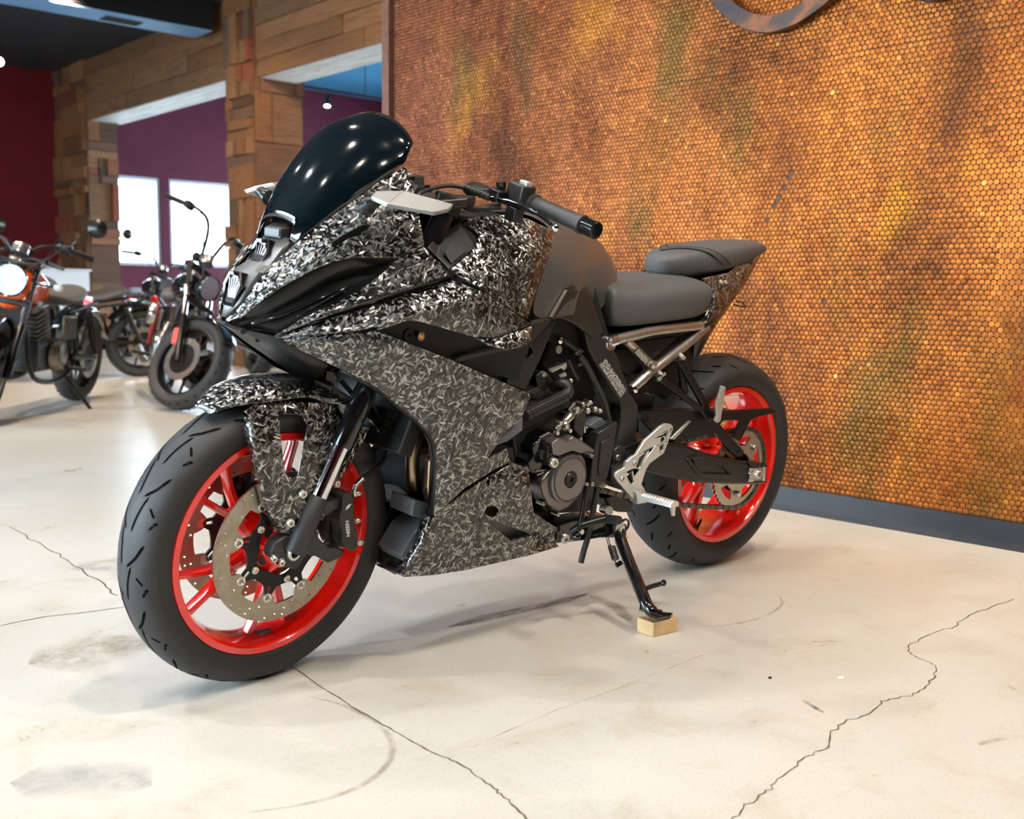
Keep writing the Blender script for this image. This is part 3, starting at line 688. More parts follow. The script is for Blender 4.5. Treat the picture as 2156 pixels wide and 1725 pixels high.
# ------------------------------------------------------------------ wheels
def half(pr): return pr+[(r, -y) for r, y in reversed(pr) if abs(y) > 1e-9]
CF = Vector((WB, 0, RF)); CR = Vector((0, 0, RR)); YA = (0, 1, 0)
TYF = [(.229, .046), (.236, .0535), (.250, .0595), (.263, .0612), (.275, .0575), (.285, .0495), (.2925, .036), (.2975, .0195), (.2995, 0)]
TYR = [(.229, .070), (.235, .079), (.248, .087), (.262, .0915), (.275, .0895), (.288, .081), (.300, .064), (.3095, .040), (.3145, .020), (.316, 0)]
def surf(T, y):
    a = abs(y); best = T[-1][0]
    for (r0, y0), (r1, y1) in zip(T[2:], T[3:]):
        if y1 <= a <= y0: f = (a-y1)/(y0-y1+1e-9); return r1+(r0-r1)*f
    return best
def wheel(c, T, w, hubw, mat, name, grooves, flip):
    pr = half(list(T)); R = []
    ty = MB().lathe(c, YA, pr+[(.221, -.04), (.221, .04)], 96, close=True).build(name+'_tyre', 'tyre_rubber', bike, sm=60, mat=mat)
    # smooth shoulder band without tread
    for s_ in (1, -1):
        b_ = [(r+.0006, y*s_) for r, y in T[1:4]]
        MB().lathe(c, YA, b_+[(r-.002, y) for r, y in reversed(b_)], 96, close=True).build('sidewall', 'tyre_side', ty, sm=60)
    # tread grooves: thin slits laid into the rubber, repeated round the tyre
    for (pts, gw, n, ph) in grooves:
        for s_ in (1, -1):
            Rg = []; C_ = crom([(a, y, 0) for a, y in pts], 6)
            for i, p in enumerate(C_):
                f = i/(len(C_)-1); ww = gw*min(1, 6*f+.15, 6*(1-f)+.15)/2
                d = C_[min(i+1, len(C_)-1)]-C_[max(i-1, 0)]; dl = Vector((d.x*.29, d.y, 0)).normalized(); nn = Vector((-dl.y, dl.x))
                row_ = []
                for q in (-1, 1):
                    th = p.x+nn.x*ww*q/.29; yy = (p.y+nn.y*ww*q); r = surf(T, yy)+.0005
                    row_.append((c.x*0+r*math.cos(th), yy*s_, r*math.sin(th)))
                Rg.append(row_)
            me = MB().rings(Rg, close=False).mesh('groove', 0); me.materials.append(MATS['groove_black'])
            for k in range(n):
                o = bpy.data.objects.new('groove', me); col.objects.link(o); o.parent = ty
                o.location = c; o.rotation_euler = (0, -(2*PI*k/n+ph+(PI/n if s_ < 0 else 0)), 0)
    rim = MB().lathe(c, YA, half([(.2315, w-.003), (.230, w), (.2175, w+.0005), (.214, w-.004), (.2115, w-.012), (.206, w*.45), (.2035, w*.2), (.2035, 0)])+[(.206, -.004), (.2075, -w*.3), (.217, -w*.75), (.219, -w+.006), (.219, w-.006), (.217, w*.75), (.2075, w*.3), (.206, .004)], 96, close=True).build(name+'_rim', 'red_rim', bike, sm=40, mat=mat)
    return ty, rim
GF = [([(0, .010), (.07, .030), (.17, .044)], .0056, 14, .0), ([(.10, .008), (.22, .013), (.34, .022)], .0050, 14, .12), ([(.22, .045), (.28, .053)], .0042, 14, .05), ([(.20, .034), (.15, .047)], .0044, 14, .2)]
GR = [([(0, .018), (.06, .045), (.14, .068)], .0054, 12, .0), ([(.14, .050), (.22, .064)], .0056, 12, .05), ([(.28, .068), (.34, .083)], .0046, 12, .1), ([(.22, .016), (.34, .03)], .0056, 12, .1)]
ftyre, frim = wheel(CF, TYF, .051, .05, SM, 'front', GF, 1)
rtyre, rrim = wheel(CR, TYR, .078, .06, None, 'rear', GR, -1)
def polar(c, r, a, y): return Vector((c.x+r*math.cos(a), c.y+y, c.z+r*math.sin(a)))
def spoke(c, rim, a_out, a_in, r_in, y0, w_out, w_in, d_out, d_in, r_out=.212, m='red_rim'):
    R = []
    for f in (0, .15, .4, .7, .9, 1):
        r = r_in+(r_out-r_in)*f; a = a_in+(a_out-a_in)*(f**.8); ww = w_in+(w_out-w_in)*f; dd = d_in+(d_out-d_in)*f
        if f > .85: ww *= 1+(f-.85)*3
        p = polar(c, r, a, y0); ta = Vector((-math.sin(a), 0, math.cos(a)))
        R.append([p+ta*(ww/2)*u+Vector((0, dd/2*v_, 0)) for u, v_ in ((-.7, -1), (.7, -1), (1, -.5), (1, .5), (.7, 1), (-.7, 1), (-1, .5), (-1, -.5))])
    return MB().rings(R).build('spoke', m, rim, sm=30, bev=.0015)
rad = math.radians
for k in range(5):
    ph = rad(48-72*k)
    for s_ in (1, -1):
        spoke(CF, frim, ph+s_*rad(13), ph-rad(8)+s_*rad(4.5), .088, 0, .012, .017, .024, .032)
    MB().tube([polar(CF, .042, ph-rad(10), 0), polar(CF, .075, ph-rad(8), 0), polar(CF, .105, ph-rad(7), 0)], [.024, .019, .012], 10).build('spoke_root', 'red_rim', frim)
    ph = rad(-65-72*k)
    for s_ in (1, -1):
        spoke(CR, rrim, ph+s_*rad(14), ph+s_*rad(5), .085, -.004, .017, .021, .034, .05)
    MB().tube([polar(CR, .05, ph, 0), polar(CR, .075, ph, 0), polar(CR, .10, ph, 0)], [.028, .024, .016], 10).build('spoke_root', 'red_rim', rrim)
# hubs
fh = MB().lathe(CF, YA, half([(.024, .075), (.040, .075), (.044, .066), (.052, .056), (.062, .054), (.064, .046), (.050, .034), (.042, .02), (.040, 0)])[::-1]+[(.02, .07), (.02, -.07)], 40, close=True).build('hub', 'red_rim', frim, sm=30)
for k in range(5):
    a = rad(10+72*k); MB().tube([polar(CF, .030, a, .0745), polar(CF, .054, a, .058)], .0075, 6).build('hub_rib', 'red_rim', frim)
    a += rad(36); p = polar(CF, .046, a, .0645); MB().lathe(p, (math.cos(a)*.5, 1, math.sin(a)*.5), [(0, 0), (.0105, 0), (.0105, .0015), (0, .0015)], 8).build('hub_pocket', 'deep_black', frim)
MB().lathe(CR, YA, half([(.02, .092), (.052, .090), (.058, .07), (.052, .05), (.046, .02), (.044, 0)])[::-1]+[(.02, .08), (.02, -.08)], 40, close=True).build('hub', 'red_rim', rrim, sm=30)
MB().lathe(CR, YA, [(.02, .080), (.066, .080), (.070, .088), (.070, .104), (.02, .104)], 32).build('cush_drive', 'satin_black', rrim)
# tyre valve of the rear wheel
va = rad(-79); MB().tube([polar(CR, .203, va, .02), polar(CR, .175, va, .028)], [.0055, .0035], 8).build('valve', 'deep_black', rrim)
# balance weight of front rim
va = rad(-92); p = polar(CF, .2035, va, .016); MB().box(p, (.03, .012, .006)).build('balance_weight', 'pad_grey', frim)
# sidewall lettering, raised in the rubber
def ring_text(txt, c, r, a0, size, y, parent, step=None):
    cu = bpy.data.curves.new('lettering', 'FONT'); cu.size = size; cu.extrude = .0006; cu.align_x = 'CENTER'
    a = a0
    for ch in txt:
        if ch == ' ': a -= step*.6; continue
        q = cu.copy(); q.body = ch; o = bpy.data.objects.new('letter', q); col.objects.link(o)
        dg = bpy.context.evaluated_depsgraph_get(); me = bpy.data.meshes.new_from_object(o.evaluated_get(dg)); bpy.data.objects.remove(o)
        me.materials.clear(); me.materials.append(MATS['tyre_letter'])
        # letters lie on the left sidewall; tops point outwards
        ra = Vector((math.cos(a), 0, math.sin(a))); tx = Vector((math.sin(a), 0, -math.cos(a)))*1.0
        # seen from the left (+y) forward is to the left, so text runs towards -x at the top
        tx = Vector((math.sin(a), 0, -math.cos(a)))
        ny = Vector((0, 1, 0)); tx = ra.cross(ny)
        Mx = Matrix.Identity(4)
        for i in range(3): Mx[i][0], Mx[i][1], Mx[i][2], Mx[i][3] = tx[i], ra[i], ny[i], (c+ra*r)[i]+(y if i == 1 else 0)
        me.transform(Mx); link('letter', me, None, parent); a -= step
    return
ring_text('ROADSPORT 2', CF, .2425, rad(-128), .017, .0582, ftyre, -rad(4.6))
# ------------------------------------------------------------------ front brake discs
def disc(y, s_, mat):
    nlob = 8; out = []; ph = rad(15)
    NS_ = 96
    outer = [(CF.x+.155*math.cos(2*PI*i/NS_), CF.z+.155*math.sin(2*PI*i/NS_)) for i in range(NS_)]
    inner = []
    for i in range(192):
        a = 2*PI*i/192; d = abs(((a-ph+PI/nlob) % (2*PI/nlob))-PI/nlob); x = d*.106
        r = .1195 if x > .0185 else (.1195-(.0245)*math.sqrt(max(0, 1-(x/.0185)**2))**.8)
        inner.append((CF.x+r*math.cos(a), CF.z+r*math.sin(a)))
    holes = [inner]
    for i in range(40):
        a = 2*PI*i/40+.05; r = (.1265, .1345, .1425, .1485)[i % 4]; holes.append(circ(CF.x+r*math.cos(a), CF.z+r*math.sin(a), .0028, 8))
        if i % 4 == 1: holes.append(circ(CF.x+.147*math.cos(a+.03), CF.z+.147*math.sin(a+.03), .0028, 8))
    d = MB().plate(outer, holes, y-.0023, y+.0023).build('brake_disc', 'brake_steel', bike, sm=0, mat=mat)
    oc = []
    for i in range(256):
        a = 2*PI*i/256; dd = abs(((a-ph+PI/nlob) % (2*PI/nlob))-PI/nlob); x = dd*.1
        r = .102 if x < .007 else (.102-(x-.007)/.009*.018 if x < .016 else .084-.004*math.sin((x-.016)/.023*PI*.5))
        oc.append((CF.x+r*math.cos(a), CF.z+r*math.sin(a)))
    ic = [(CF.x+(.0575+.004*math.cos(5*(2*PI*i/80-rad(43))))*math.cos(2*PI*i/80), CF.z+(.0575+.004*math.cos(5*(2*PI*i/80-rad(43))))*math.sin(2*PI*i/80)) for i in range(80)]
    th = []
    for k in range(8):
        a = ph+k*PI/4; e = [(.097, -.035), (.097, .035), (.083, .09), (.081, 0.0)]
        th.append([(CF.x+r*math.cos(a+q), CF.z+r*math.sin(a+q)) for r, q in e])
    MB().plate(oc, [ic]+th, y-.002, y+.003).build('disc_carrier', 'matt_black', d, sm=0)
    for k in range(8):
        a = ph+k*PI/4; p = polar(CF, .1055, a, y)
        MB().lathe(p, (0, s_, 0), [(.0045, -.003), (.0045, .004), (.0062, .0055), (.0092, .0055), (.0100, .0042), (.0100, -.003)], 18).build('bobbin', 'zinc', d)
    for k in range(5):
        a = rad(41+72*k); p = polar(CF, .071, a, y+s_*.003); bolt(p, .0078, 'zinc', d, (0, s_, 0), .004, name='disc_bolt')
    return d
disc(.064, 1, SM); disc(-.064, -1, SM)
# rear disc on the far side
MB().lathe(CR, YA, [(.085, -.095), (.11, -.095), (.11, -.09), (.085, -.09)], 48, close=True).build('rear_brake_disc', 'brake_steel', bike)
# ------------------------------------------------------------------ rear sprocket, chain
SY = .112; TN = 46; RP = .1165
outl = []
for i in range(TN*6):
    a = 2*PI*i/(TN*6); outl.append((RP+.0025+.0032*math.cos(a*TN))*1.0)
o_ = [(CR.x+r*math.cos(2*PI*i/len(outl)), CR.z+r*math.sin(2*PI*i/len(outl))) for i, r in enumerate(outl)]
holes = []
for k in range(5):
    a0 = rad(20+72*k); h = [(CR.x+.094*math.cos(a0+rad(q)), CR.z+.094*math.sin(a0+rad(q))) for q in range(-22, 23, 6)]+[(CR.x+.066*math.cos(a0+rad(q)), CR.z+.066*math.sin(a0+rad(q))) for q in range(12, -13, -6)]
    holes.append(h)
holes.append(circ(CR.x, CR.z, .045, 24))
spk = MB().plate(o_, holes, SY-.0035, SY+.0035).build('rear_sprocket', 'sprocket_steel', bike, sm=0, bev=.0006)
for k in range(5):
    a = rad(56+72*k); bolt(polar(CR, .075, a, SY+.0035), .009, 'zinc', spk, (0, 1, 0), .012, False, name='sprocket_nut')
FSP = Vector((.585, 0, .365)); RFS = .043
def chain_path():
    d = Vector((FSP.x-CR.x, FSP.z-CR.z)); D_ = d.length; a = math.atan2(d.y, d.x); b_ = math.acos((RP-RFS)/D_)
    P = []
    at_, ab_ = a+b_, a-b_
    top = [(CR.x+RP*math.cos(at_), CR.z+RP*math.sin(at_)), (FSP.x+RFS*math.cos(at_), FSP.z+RFS*math.sin(at_))]
    bot = [(FSP.x+RFS*math.cos(ab_), FSP.z+RFS*math.sin(ab_)), (CR.x+RP*math.cos(ab_), CR.z+RP*math.sin(ab_))]
    n = 30
    for i in range(n+1): P.append((top[0][0]+(top[1][0]-top[0][0])*i/n, top[0][1]+(top[1][1]-top[0][1])*i/n))
    P += arc(FSP.x, FSP.z, RFS, at_, ab_, 20)[1:]
    for i in range(1, n+1):
        f = i/n; P.append((bot[0][0]+(bot[1][0]-bot[0][0])*f, bot[0][1]+(bot[1][1]-bot[0][1])*f-.012*math.sin(PI*f)))
    P += arc(CR.x, CR.z, RP, ab_, at_-2*PI, 60)[1:]
    return P
cp = [Vector((x, 0, z)) for x, z in chain_path()]; tot = sum((b_-a).length for a, b_ in zip(cp, cp[1:])); nl = int(round(tot/.015875/2))*2
cpts = resample(cp, nl+1)
def link_mesh(w_, y_, name):
    mb = MB(); h = .0068; L_ = .0158
    o2 = []
    for i in range(24):
        a = 2*PI*i/24; x = math.cos(a); z = math.sin(a); cx = L_/2*(1 if x > 0 else -1) if abs(x) > .25 else L_/2*x/.25
        rr = h*(1-.18*(1-min(1, abs(x)/.5))); o2.append((cx+rr*x*.95, rr*z))
    for s_ in (1, -1): mb.plate(o2, [], s_*y_-w_/2, s_*y_+w_/2)
    mb.lathe((-L_/2, 0, 0), YA, [(.0032, -y_-w_), (.0032, y_+w_)], 8); mb.lathe((L_/2, 0, 0), YA, [(.0032, -y_-w_), (.0032, y_+w_)], 8)
    mb.lathe((-L_/2, 0, 0), YA, [(.005, -y_+w_*.5), (.005, y_-w_*.5)], 8)
    return mb.mesh(name, 30)
lo_, li_ = link_mesh(.002, .0072, 'outer'), link_mesh(.002, .0048, 'inner'); lo_.materials.append(MATS['chain_steel']); li_.materials.append(MATS['chain_steel'])
chain = MB().lathe(FSP+Vector((0, SY, 0)), YA, [(.02, -.004), (RFS-.003, -.004), (RFS-.003, .004), (.02, .004)], 24).build('front_sprocket', 'sprocket_steel', bike)
for i in range(nl):
    a, b_ = cpts[i], cpts[i+1]; d = b_-a; o = bpy.data.objects.new('chain_link', lo_ if i % 2 else li_); col.objects.link(o); o.parent = chain
    o.location = (a+b_)/2+Vector((0, SY, 0)); o.rotation_euler = (0, -math.atan2(d.z, d.x), 0)
# ------------------------------------------------------------------ fork
def fk(z, y=.105): return Vector((WB-.002-(z-RF)*math.tan(RAKE), y, z))
for s_ in (1, -1):
    y = .104*s_
    ft = MB().tube([fk(.395, y), fk(.53, y)], .0178, 24).build('fork_tube', 'chrome', bike, sm=60, mat=SM)
    MB().tube([fk(.505, y), fk(.512, y), fk(.560, y), fk(.561, y), fk(.565, y), fk(.566, y), fk(.61, y), fk(.62, y), fk(.985, y)], [.0225, .0235, .0235, .0222, .0222, .0235, .0235, .0220, .0220], 24).build('fork_outer', 'gloss_black', bike, sm=40, mat=SM)
    MB().tube([fk(.30, y), fk(.33, y), fk(.405, y), fk(.408, y)], [.024, .0225, .0205, .018], 24).build('fork_foot', 'fork_grey', bike, sm=40, mat=SM)
def vy(P, y): return [(p.x, p.z) for p in P]
# axle clamp with caliper brackets, left and right
clamp = q3('R', [(95, 1000, .1), (150, 880, .1), (300, 780, .1), (450, 800, .1), (640, 900, .1), (600, 1080, .1), (520, 1250, .1), (440, 1300, .1), (330, 1265, .1), (180, 1180, .1), (80, 1110, .1)])
arm = q3('R', [(560, 900, .1), (660, 840, .1), (760, 690, .1), (790, 720, .1), (780, 800, .1), (880, 900, .1), (950, 960, .1), (1080, 945, .1), (1180, 1000, .1), (1130, 1090, .1), (930, 1185, .1), (760, 1090, .1), (620, 1060, .1), (540, 1000, .1)])
uarm = q3('R', [(850, 330, .1), (940, 260, .1), (1020, 225, .1), (1160, 200, .1), (1150, 330, .1), (1000, 390, .1), (900, 470, .1), (840, 430, .1)])
cal = q3('R', [(1160, 175, .115), (1225, 130, .115), (1290, 130, .115), (1325, 190, .115), (1335, 400, .115), (1340, 600, .115), (1375, 720, .115), (1395, 930, .115), (1380, 970, .115), (1280, 1010, .115), (1215, 960, .115), (1150, 860, .115), (1160, 720, .115), (1115, 570, .115), (1110, 480, .115), (1150, 380, .115)])
calb = q3('R', [(1110, 200, .1), (1300, 160, .1), (1330, 200, .1), (1390, 960, .1), (1270, 1010, .1), (1130, 1000, .1), (1050, 800, .1), (1030, 500, .1)])
for s_ in (1, -1):
    k = dict(mirror=(s_ < 0), mat=SM)
    c_ = MB().plate(xz(clamp), [], .072, .100).build('axle_clamp', 'fork_grey', bike, bev=.004, **k)
    MB().plate(xz(arm), [], .080, .104).build('caliper_arm', 'fork_grey', bike, bev=.006, seg=3, **k)
    MB().plate(xz(uarm), [], .080, .104).build('caliper_arm', 'fork_grey', bike, bev=.006, seg=3, **k)
    cb = MB().plate(xz(cal), [], .074, .116).build('brake_caliper', 'frame_grey', bike, bev=.006, seg=3, **k)
    MB().plate(xz(calb), [], .034, .056).build('caliper_half', 'satin_black', cb, bev=.005, mirror=(s_ < 0))
    MB().plate(xz(calb), [], .054, .076).build('caliper_bridge', 'deep_black', cb, bev=.003, mirror=(s_ < 0))
    ah = MB().lathe((CF.x, s_*.0985, CF.z), (0, s_, 0), [(.0070, .004), (.0090, .0125), (.0138, .0125), (.0148, .011), (.0148, 0)], 24).build('axle_nut', 'zinc', bike, mat=SM)
    MB().lathe((CF.x, s_*.1012, CF.z), (0, s_, 0), [(0, 0), (.0094, 0), (.0094, .002), (0, .002)], 6).build('hex_socket', 'deep_black', ah)
    for (x, y) in ((112, 1105), (226, 1160)):
        p = Q('R', x, y, .099); p.y = .099*s_; d = Vector((.25, s_, -.3)); bolt(p, .0068, 'zinc', c_, d, .009, name='pinch_bolt')
    for (x, y) in ((1360, 150), (1355, 560), (1400, 890)):
        p = Q('R', x, y, .09); p.y = .09*s_; bolt(p-Vector((0, 0, 0)), .0062, 'zinc', cb, (-1, .2*s_, .2), .010, name='caliper_bolt')
# NISSIN in white on the left caliper
def text_on(txt, p, tx, ty, size, m, parent, ext=.0004, name='lettering', align='CENTER', shear=0.0):
    cu = bpy.data.curves.new(name, 'FONT'); cu.body = txt; cu.size = size; cu.extrude = ext; cu.align_x = align; cu.align_y = 'CENTER'; cu.shear = shear; cu.offset = size*.01
    o = bpy.data.objects.new(name, cu); col.objects.link(o); dg = bpy.context.evaluated_depsgraph_get()
    me = bpy.data.meshes.new_from_object(o.evaluated_get(dg)); bpy.data.objects.remove(o)
    tx = Vector(tx).normalized(); ty = Vector(ty); ty = (ty-tx*ty.dot(tx)).normalized(); tz = tx.cross(ty); p = Vector(p)
    Mx = Matrix.Identity(4)
    for i in range(3): Mx[i][0], Mx[i][1], Mx[i][2], Mx[i][3] = tx[i], ty[i], tz[i], p[i]
    me.transform(Mx); me.materials.clear(); me.materials.append(MATS[m]); return link(name, me, None, parent)
simple('print_white', (.85, .84, .80), .5, var=.03)
lc = [o for o in bike.children if o.name.startswith('brake_caliper')][0]
pa, pb_ = Q('R', 1222, 545, .1164), Q('R', 1245, 790, .1164); pn = Q('R', 1150, 670, .1164)
text_on('NISSIN', (pa+pb_)/2, pb_-pa, Q('R', 1300, 660, .1164)-pn, .0125, 'print_white', lc, shear=.2)
patch('caliper_plate', q3('R', [(1200, 400, .1166), (1225, 330, .1166), (1280, 290, .1166), (1290, 310, .1166), (1250, 365, .1166)]), [], 'silver', .0008, lc, 0)
# brake hose
tubeo('brake_hose', q3('L', [(1325, 1060, .088), (1340, 990, .088), (1400, 920, .085), (1520, 830, .08), (1640, 720, .07), (1720, 560, .05), (1700, 420, .03)])+[fk(.62, .02)], .0052, 'hose_rubber', mat=SM)
tubeo('hose_fitting', q3('L', [(1330, 1100, .09), (1322, 1040, .089), (1345, 985, .088), (1425, 905, .085)]), .0056, 'zinc', mat=SM)
# ------------------------------------------------------------------ front fender in forged carbon
def fender():
    rows = []; NA, NB = 34, 17
    for i in range(NA):
        f = i/(NA-1); a = rad(60.5+(150-60.5)*f); row_ = []
        for j in range(NB):
            u = -1+2*j/(NB-1); taper = min(1, .34+.66*math.sin(min(1, f/.28)*PI/2)); hw = .082*taper if f < .75 else .082*(1-.25*(f-.75)/.25)
            ph = u*1.16; y = hw*math.sin(ph)/math.sin(1.16); r = .337-.046*(1-math.cos(ph))*taper-(.012*(1-f/.12)**2 if f < .12 else 0)
            row_.append(polar(CF, r, a, y))
        rows.append(row_)
    me = MB().rings(rows, close=False).mesh('front_fender', 0); smooth(me, 50)
    if sum(p.normal.z*p.area for p in me.polygons) < 0: me.flip_normals()
    o = link('front_fender', me, 'forged_carbon', bike); o.matrix_local = SM
    s_ = o.modifiers.new('thickness', 'SOLIDIFY'); s_.thickness = .003; s_.offset = -1
    return o
fen = fender()
leg_o = [Q('A', *p) for p in [(705, 262, .074), (735, 300, .080), (762, 450, .087), (790, 600, .092), (830, 760, .096), (895, 893, .100), (965, 905, .101), (1005, 810, .102), (1060, 660, .101), (1120, 550, .098), (1185, 420, .092), (1205, 290, .082), (1190, 225, .074), (1050, 215, .070), (880, 205, .066), (760, 225, .068)]]
leg_h = [Q('L', *p) for p in [(478, 165, .081), (730, 190, .081), (800, 300, .084), (775, 420, .087), (750, 560, .091), (690, 880, .098), (590, 905, .099), (545, 830, .098), (515, 620, .093), (490, 400, .087)]]
for s_ in (False, True):
    patch('fender_leg', leg_o, [leg_h], 'forged_carbon', .004, bike, .0012, s_, SM)
lo2 = [Q('A', *p) for p in [(735, 300, .080), (762, 450, .087), (790, 600, .092), (830, 760, .096), (895, 893, .100)]]
li2 = [p+Vector((.004, -.022, .0)) for p in lo2]
for s_ in (False, True): loft('fender_leg_edge', [lo2, li2], 'forged_carbon', bike, None, .002, s_, 0, 40, SM)
for (x, y) in ((1000, 690), (935, 840)):
    p = Q('A', x, y, .1025); bolt(p, .0088, 'zinc', fen, (0, 1, 0), .007, name='fender_bolt')
# rear strip of the fender behind the fork leg, and its bolt
patch('fender_strip', [Q('L', *p) for p in [(1420, 300, .07), (1500, 330, .07), (1440, 470, .07), (1180, 890, .075), (1060, 1060, .08), (1100, 900, .08), (1300, 540, .075)]], [], 'forged_carbon', .004, bike, .001, False, SM)
bolt(Q('L', 1120, 960, .083), .0078, 'zinc', fen, (0, 1, 0), .006, name='fender_bolt')
# ------------------------------------------------------------------ bodywork
from mathutils.bvhtree import BVHTree
def Bz(px, py, z):
    o, d = ray(px, py); a = RLi @ o; b_ = (RLi @ (o+d))-a; return a+b_*((z-a.z)/b_.z)
def Vz(k, x, y, z): return Bz(*zz(k, x, y), z)
def hit(o, k, x, y, off=.001):
    """where the line of sight meets a panel"""
    me = o.data; t = BVHTree.FromPolygons([v_.co for v_ in me.vertices], [p.vertices for p in me.polygons])
    px, py = zz(k, x, y); c, d = ray(px, py); a = RLi @ c; b_ = ((RLi @ (c+d))-a).normalized()
    loc, n, i, _ = t.ray_cast(a, b_)
    if loc is None:
        loc, n, i, _ = t.find_nearest(a+b_*2.1)
    if n.dot(b_) > 0: n = -n
    return loc+n*off
def bulge(a, b_, amt, f=.5): return [p.lerp(q, f)+Vector((0, amt, 0)) for p, q in zip(a, b_)]
FC = 'forged_carbon'
# windscreen
def windscreen():
    ed = resample(crom(z3('C', [(568, 945, .070), (640, 880, .085), (750, 800, .100), (900, 690, .118), (1050, 580, .132), (1200, 470, .143), (1316, 392, .148), (1345, 320, .146), (1378, 262, .138)]), 6), 22)
    cb, ct = V('C', 405, 860, 0), V('C', 1085, 47, 0); mid = cb.lerp(ct, .52)+Vector((.030, 0, .034)); ce = resample(crom([cb, cb.lerp(mid, .5)+Vector((.008, 0, .010)), mid, mid.lerp(ct, .5)+Vector((.010, 0, .012)), ct], 8), 22)
    rows = []; KI, KO = 10, 8; NB = KI+2*KO+1; ph = 1.18
    for i, (e, c) in enumerate(zip(ed, ce)):
        row_ = []; u0 = math.asin(min(.98, .060*math.sin(ph)/e.y))/ph
        us = [-1+(1-u0)*k/KO for k in range(KO)]+[-u0+2*u0*k/KI for k in range(KI)]+[u0+(1-u0)*k/KO for k in range(KO+1)]
        for u in us:
            w_ = (1-math.cos(u*ph))/(1-math.cos(ph)); p = c.lerp(Vector((e.x, 0, e.z)), w_); p.y = e.y*math.sin(u*ph)/math.sin(ph); row_.append(p)
        rows.append(row_)
    mb = MB(); n = NB; mb.v = [tuple(p) for r in rows for p in r]; i0 = min(i for i, r in enumerate(rows) if r[KO].z > .926)
    for i in range(len(rows)-1):
        for j in range(NB-1):
            if i < i0 and KO <= j < KO+KI: continue
            mb.f.append((i*n+j, i*n+j+1, (i+1)*n+j+1, (i+1)*n+j))
    me = mb.mesh('windscreen', 0); smooth(me, 60)
    if sum(p.normal.x*p.area for p in me.polygons) < 0: me.flip_normals()
    o = link('windscreen', me, 'smoked_screen', bike); s_ = o.modifiers.new('thickness', 'SOLIDIFY'); s_.thickness = .0022; s_.offset = -1; me.materials.append(MATS['deep_black']); s_.material_offset_rim = 1
    return o
screen = windscreen()
# black panel behind the screen's cut-out
cut = [V('C', 300, 900, -.06), V('C', 365, 735, -.055), V('C', 555, 755, .058), V('C', 572, 900, .062)]
patch('screen_mount', [p+Vector((-.022, 0, -.006)) for p in cut], [], 'groove_black', .01, bike, 0)
# nose cowls
l1 = z3('C', [(105, 1450, .012), (170, 1400, .030), (260, 1290, .046), (330, 1175, .054), (430, 1065, .062), (570, 945, .071), (740, 806, .098), (900, 690, .117), (1130, 525, .138), (1325, 415, .149)])
l2 = z3('C', [(118, 1464, .014), (210, 1450, .042), (330, 1340, .076), (470, 1240, .104), (590, 1170, .122), (720, 1100, .139), (840, 1055, .153), (960, 1030, .166), (1270, 1030, .186), (1450, 950, .190)])
lm = bulge(l1, l2, .010)
nose = both(loft, 'nose_fairing', [l1, lm, l2], FC, th=.004)
# dark louvre slot in the nose cowl
for s_ in (False, True):
    slot = [hit(nose, 'C', x, y, .0012) for x, y in ((822, 965), (826, 935), (880, 895), (960, 850), (1040, 812), (1082, 820), (1050, 850), (960, 890), (880, 930))]
    patch('louvre_slot', slot, [], 'groove_black', .001, bike, 0, s_)
rowr = z3('C', [(1325, 415, .149), (1350, 520, .16), (1375, 610, .168), (1450, 950, .190)])
# intake: black recess with two blades
ia = z3('C', [(150, 1478, .02), (330, 1345, .073), (560, 1195, .113), (800, 1075, .146), (960, 1033, .164), (1268, 1033, .184)])
im = z3('C', [(200, 1492, .035), (400, 1420, .068), (640, 1300, .096), (830, 1195, .115), (1000, 1135, .130), (1220, 1070, .165)])
ib = z3('C', [(280, 1510, .055), (470, 1532, .088), (640, 1433, .121), (960, 1284, .150), (1150, 1154, .170), (1268, 1036, .182)])
both(loft, 'intake_recess', [ia, im, ib], 'satin_black', th=.004, bev=0)
bl1 = z3('C', [(285, 1485, .066), (470, 1430, .094), (700, 1330, .121), (930, 1235, .146)]); bl2 = z3('C', [(330, 1485, .068), (500, 1440, .092), (720, 1350, .112), (925, 1250, .138)])
both(loft, 'intake_blade', [bl1, bl2], 'gloss_black', th=.005, bev=.001)
bl1 = z3('C', [(600, 1420, .112), (760, 1330, .134), (920, 1245, .149)]); bl2 = z3('C', [(590, 1438, .110), (770, 1350, .130), (925, 1262, .146)])
both(loft, 'intake_blade', [bl1, bl2], 'gloss_black', th=.004, bev=.001)
# headlight bezel
cc = [V('C', *p) for p in [(445, 885, 0), (375, 960, 0), (300, 1070, 0), (245, 1112, 0), (185, 1195, 0), (140, 1320, 0), (92, 1425, 0)]]
hw = [.061, .058, .053, .053, .047, .034, .010]; sw = [.022, .02, .022, .010, .018, .014, .004]
rows = []
for c, h, s_ in zip(cc, hw, sw):
    rows.append([Vector((c.x-s_-.012, -h-.003, c.z-.004)), Vector((c.x-s_*.35, -h*.86, c.z)), Vector((c.x, -h*.52, c.z)), Vector((c.x, h*.52, c.z)), Vector((c.x-s_*.35, h*.86, c.z)), Vector((c.x-s_-.012, h+.003, c.z-.004))])
me = MB().rings(rows, close=False).mesh('headlight_bezel', 0); smooth(me, 20)
if sum(p.normal.x*p.area for p in me.polygons) < 0: me.flip_normals()
bez = link('headlight_bezel', me, 'bezel_grey', bike); s_ = bez.modifiers.new('thickness', 'SOLIDIFY'); s_.thickness = .004; s_.offset = -1
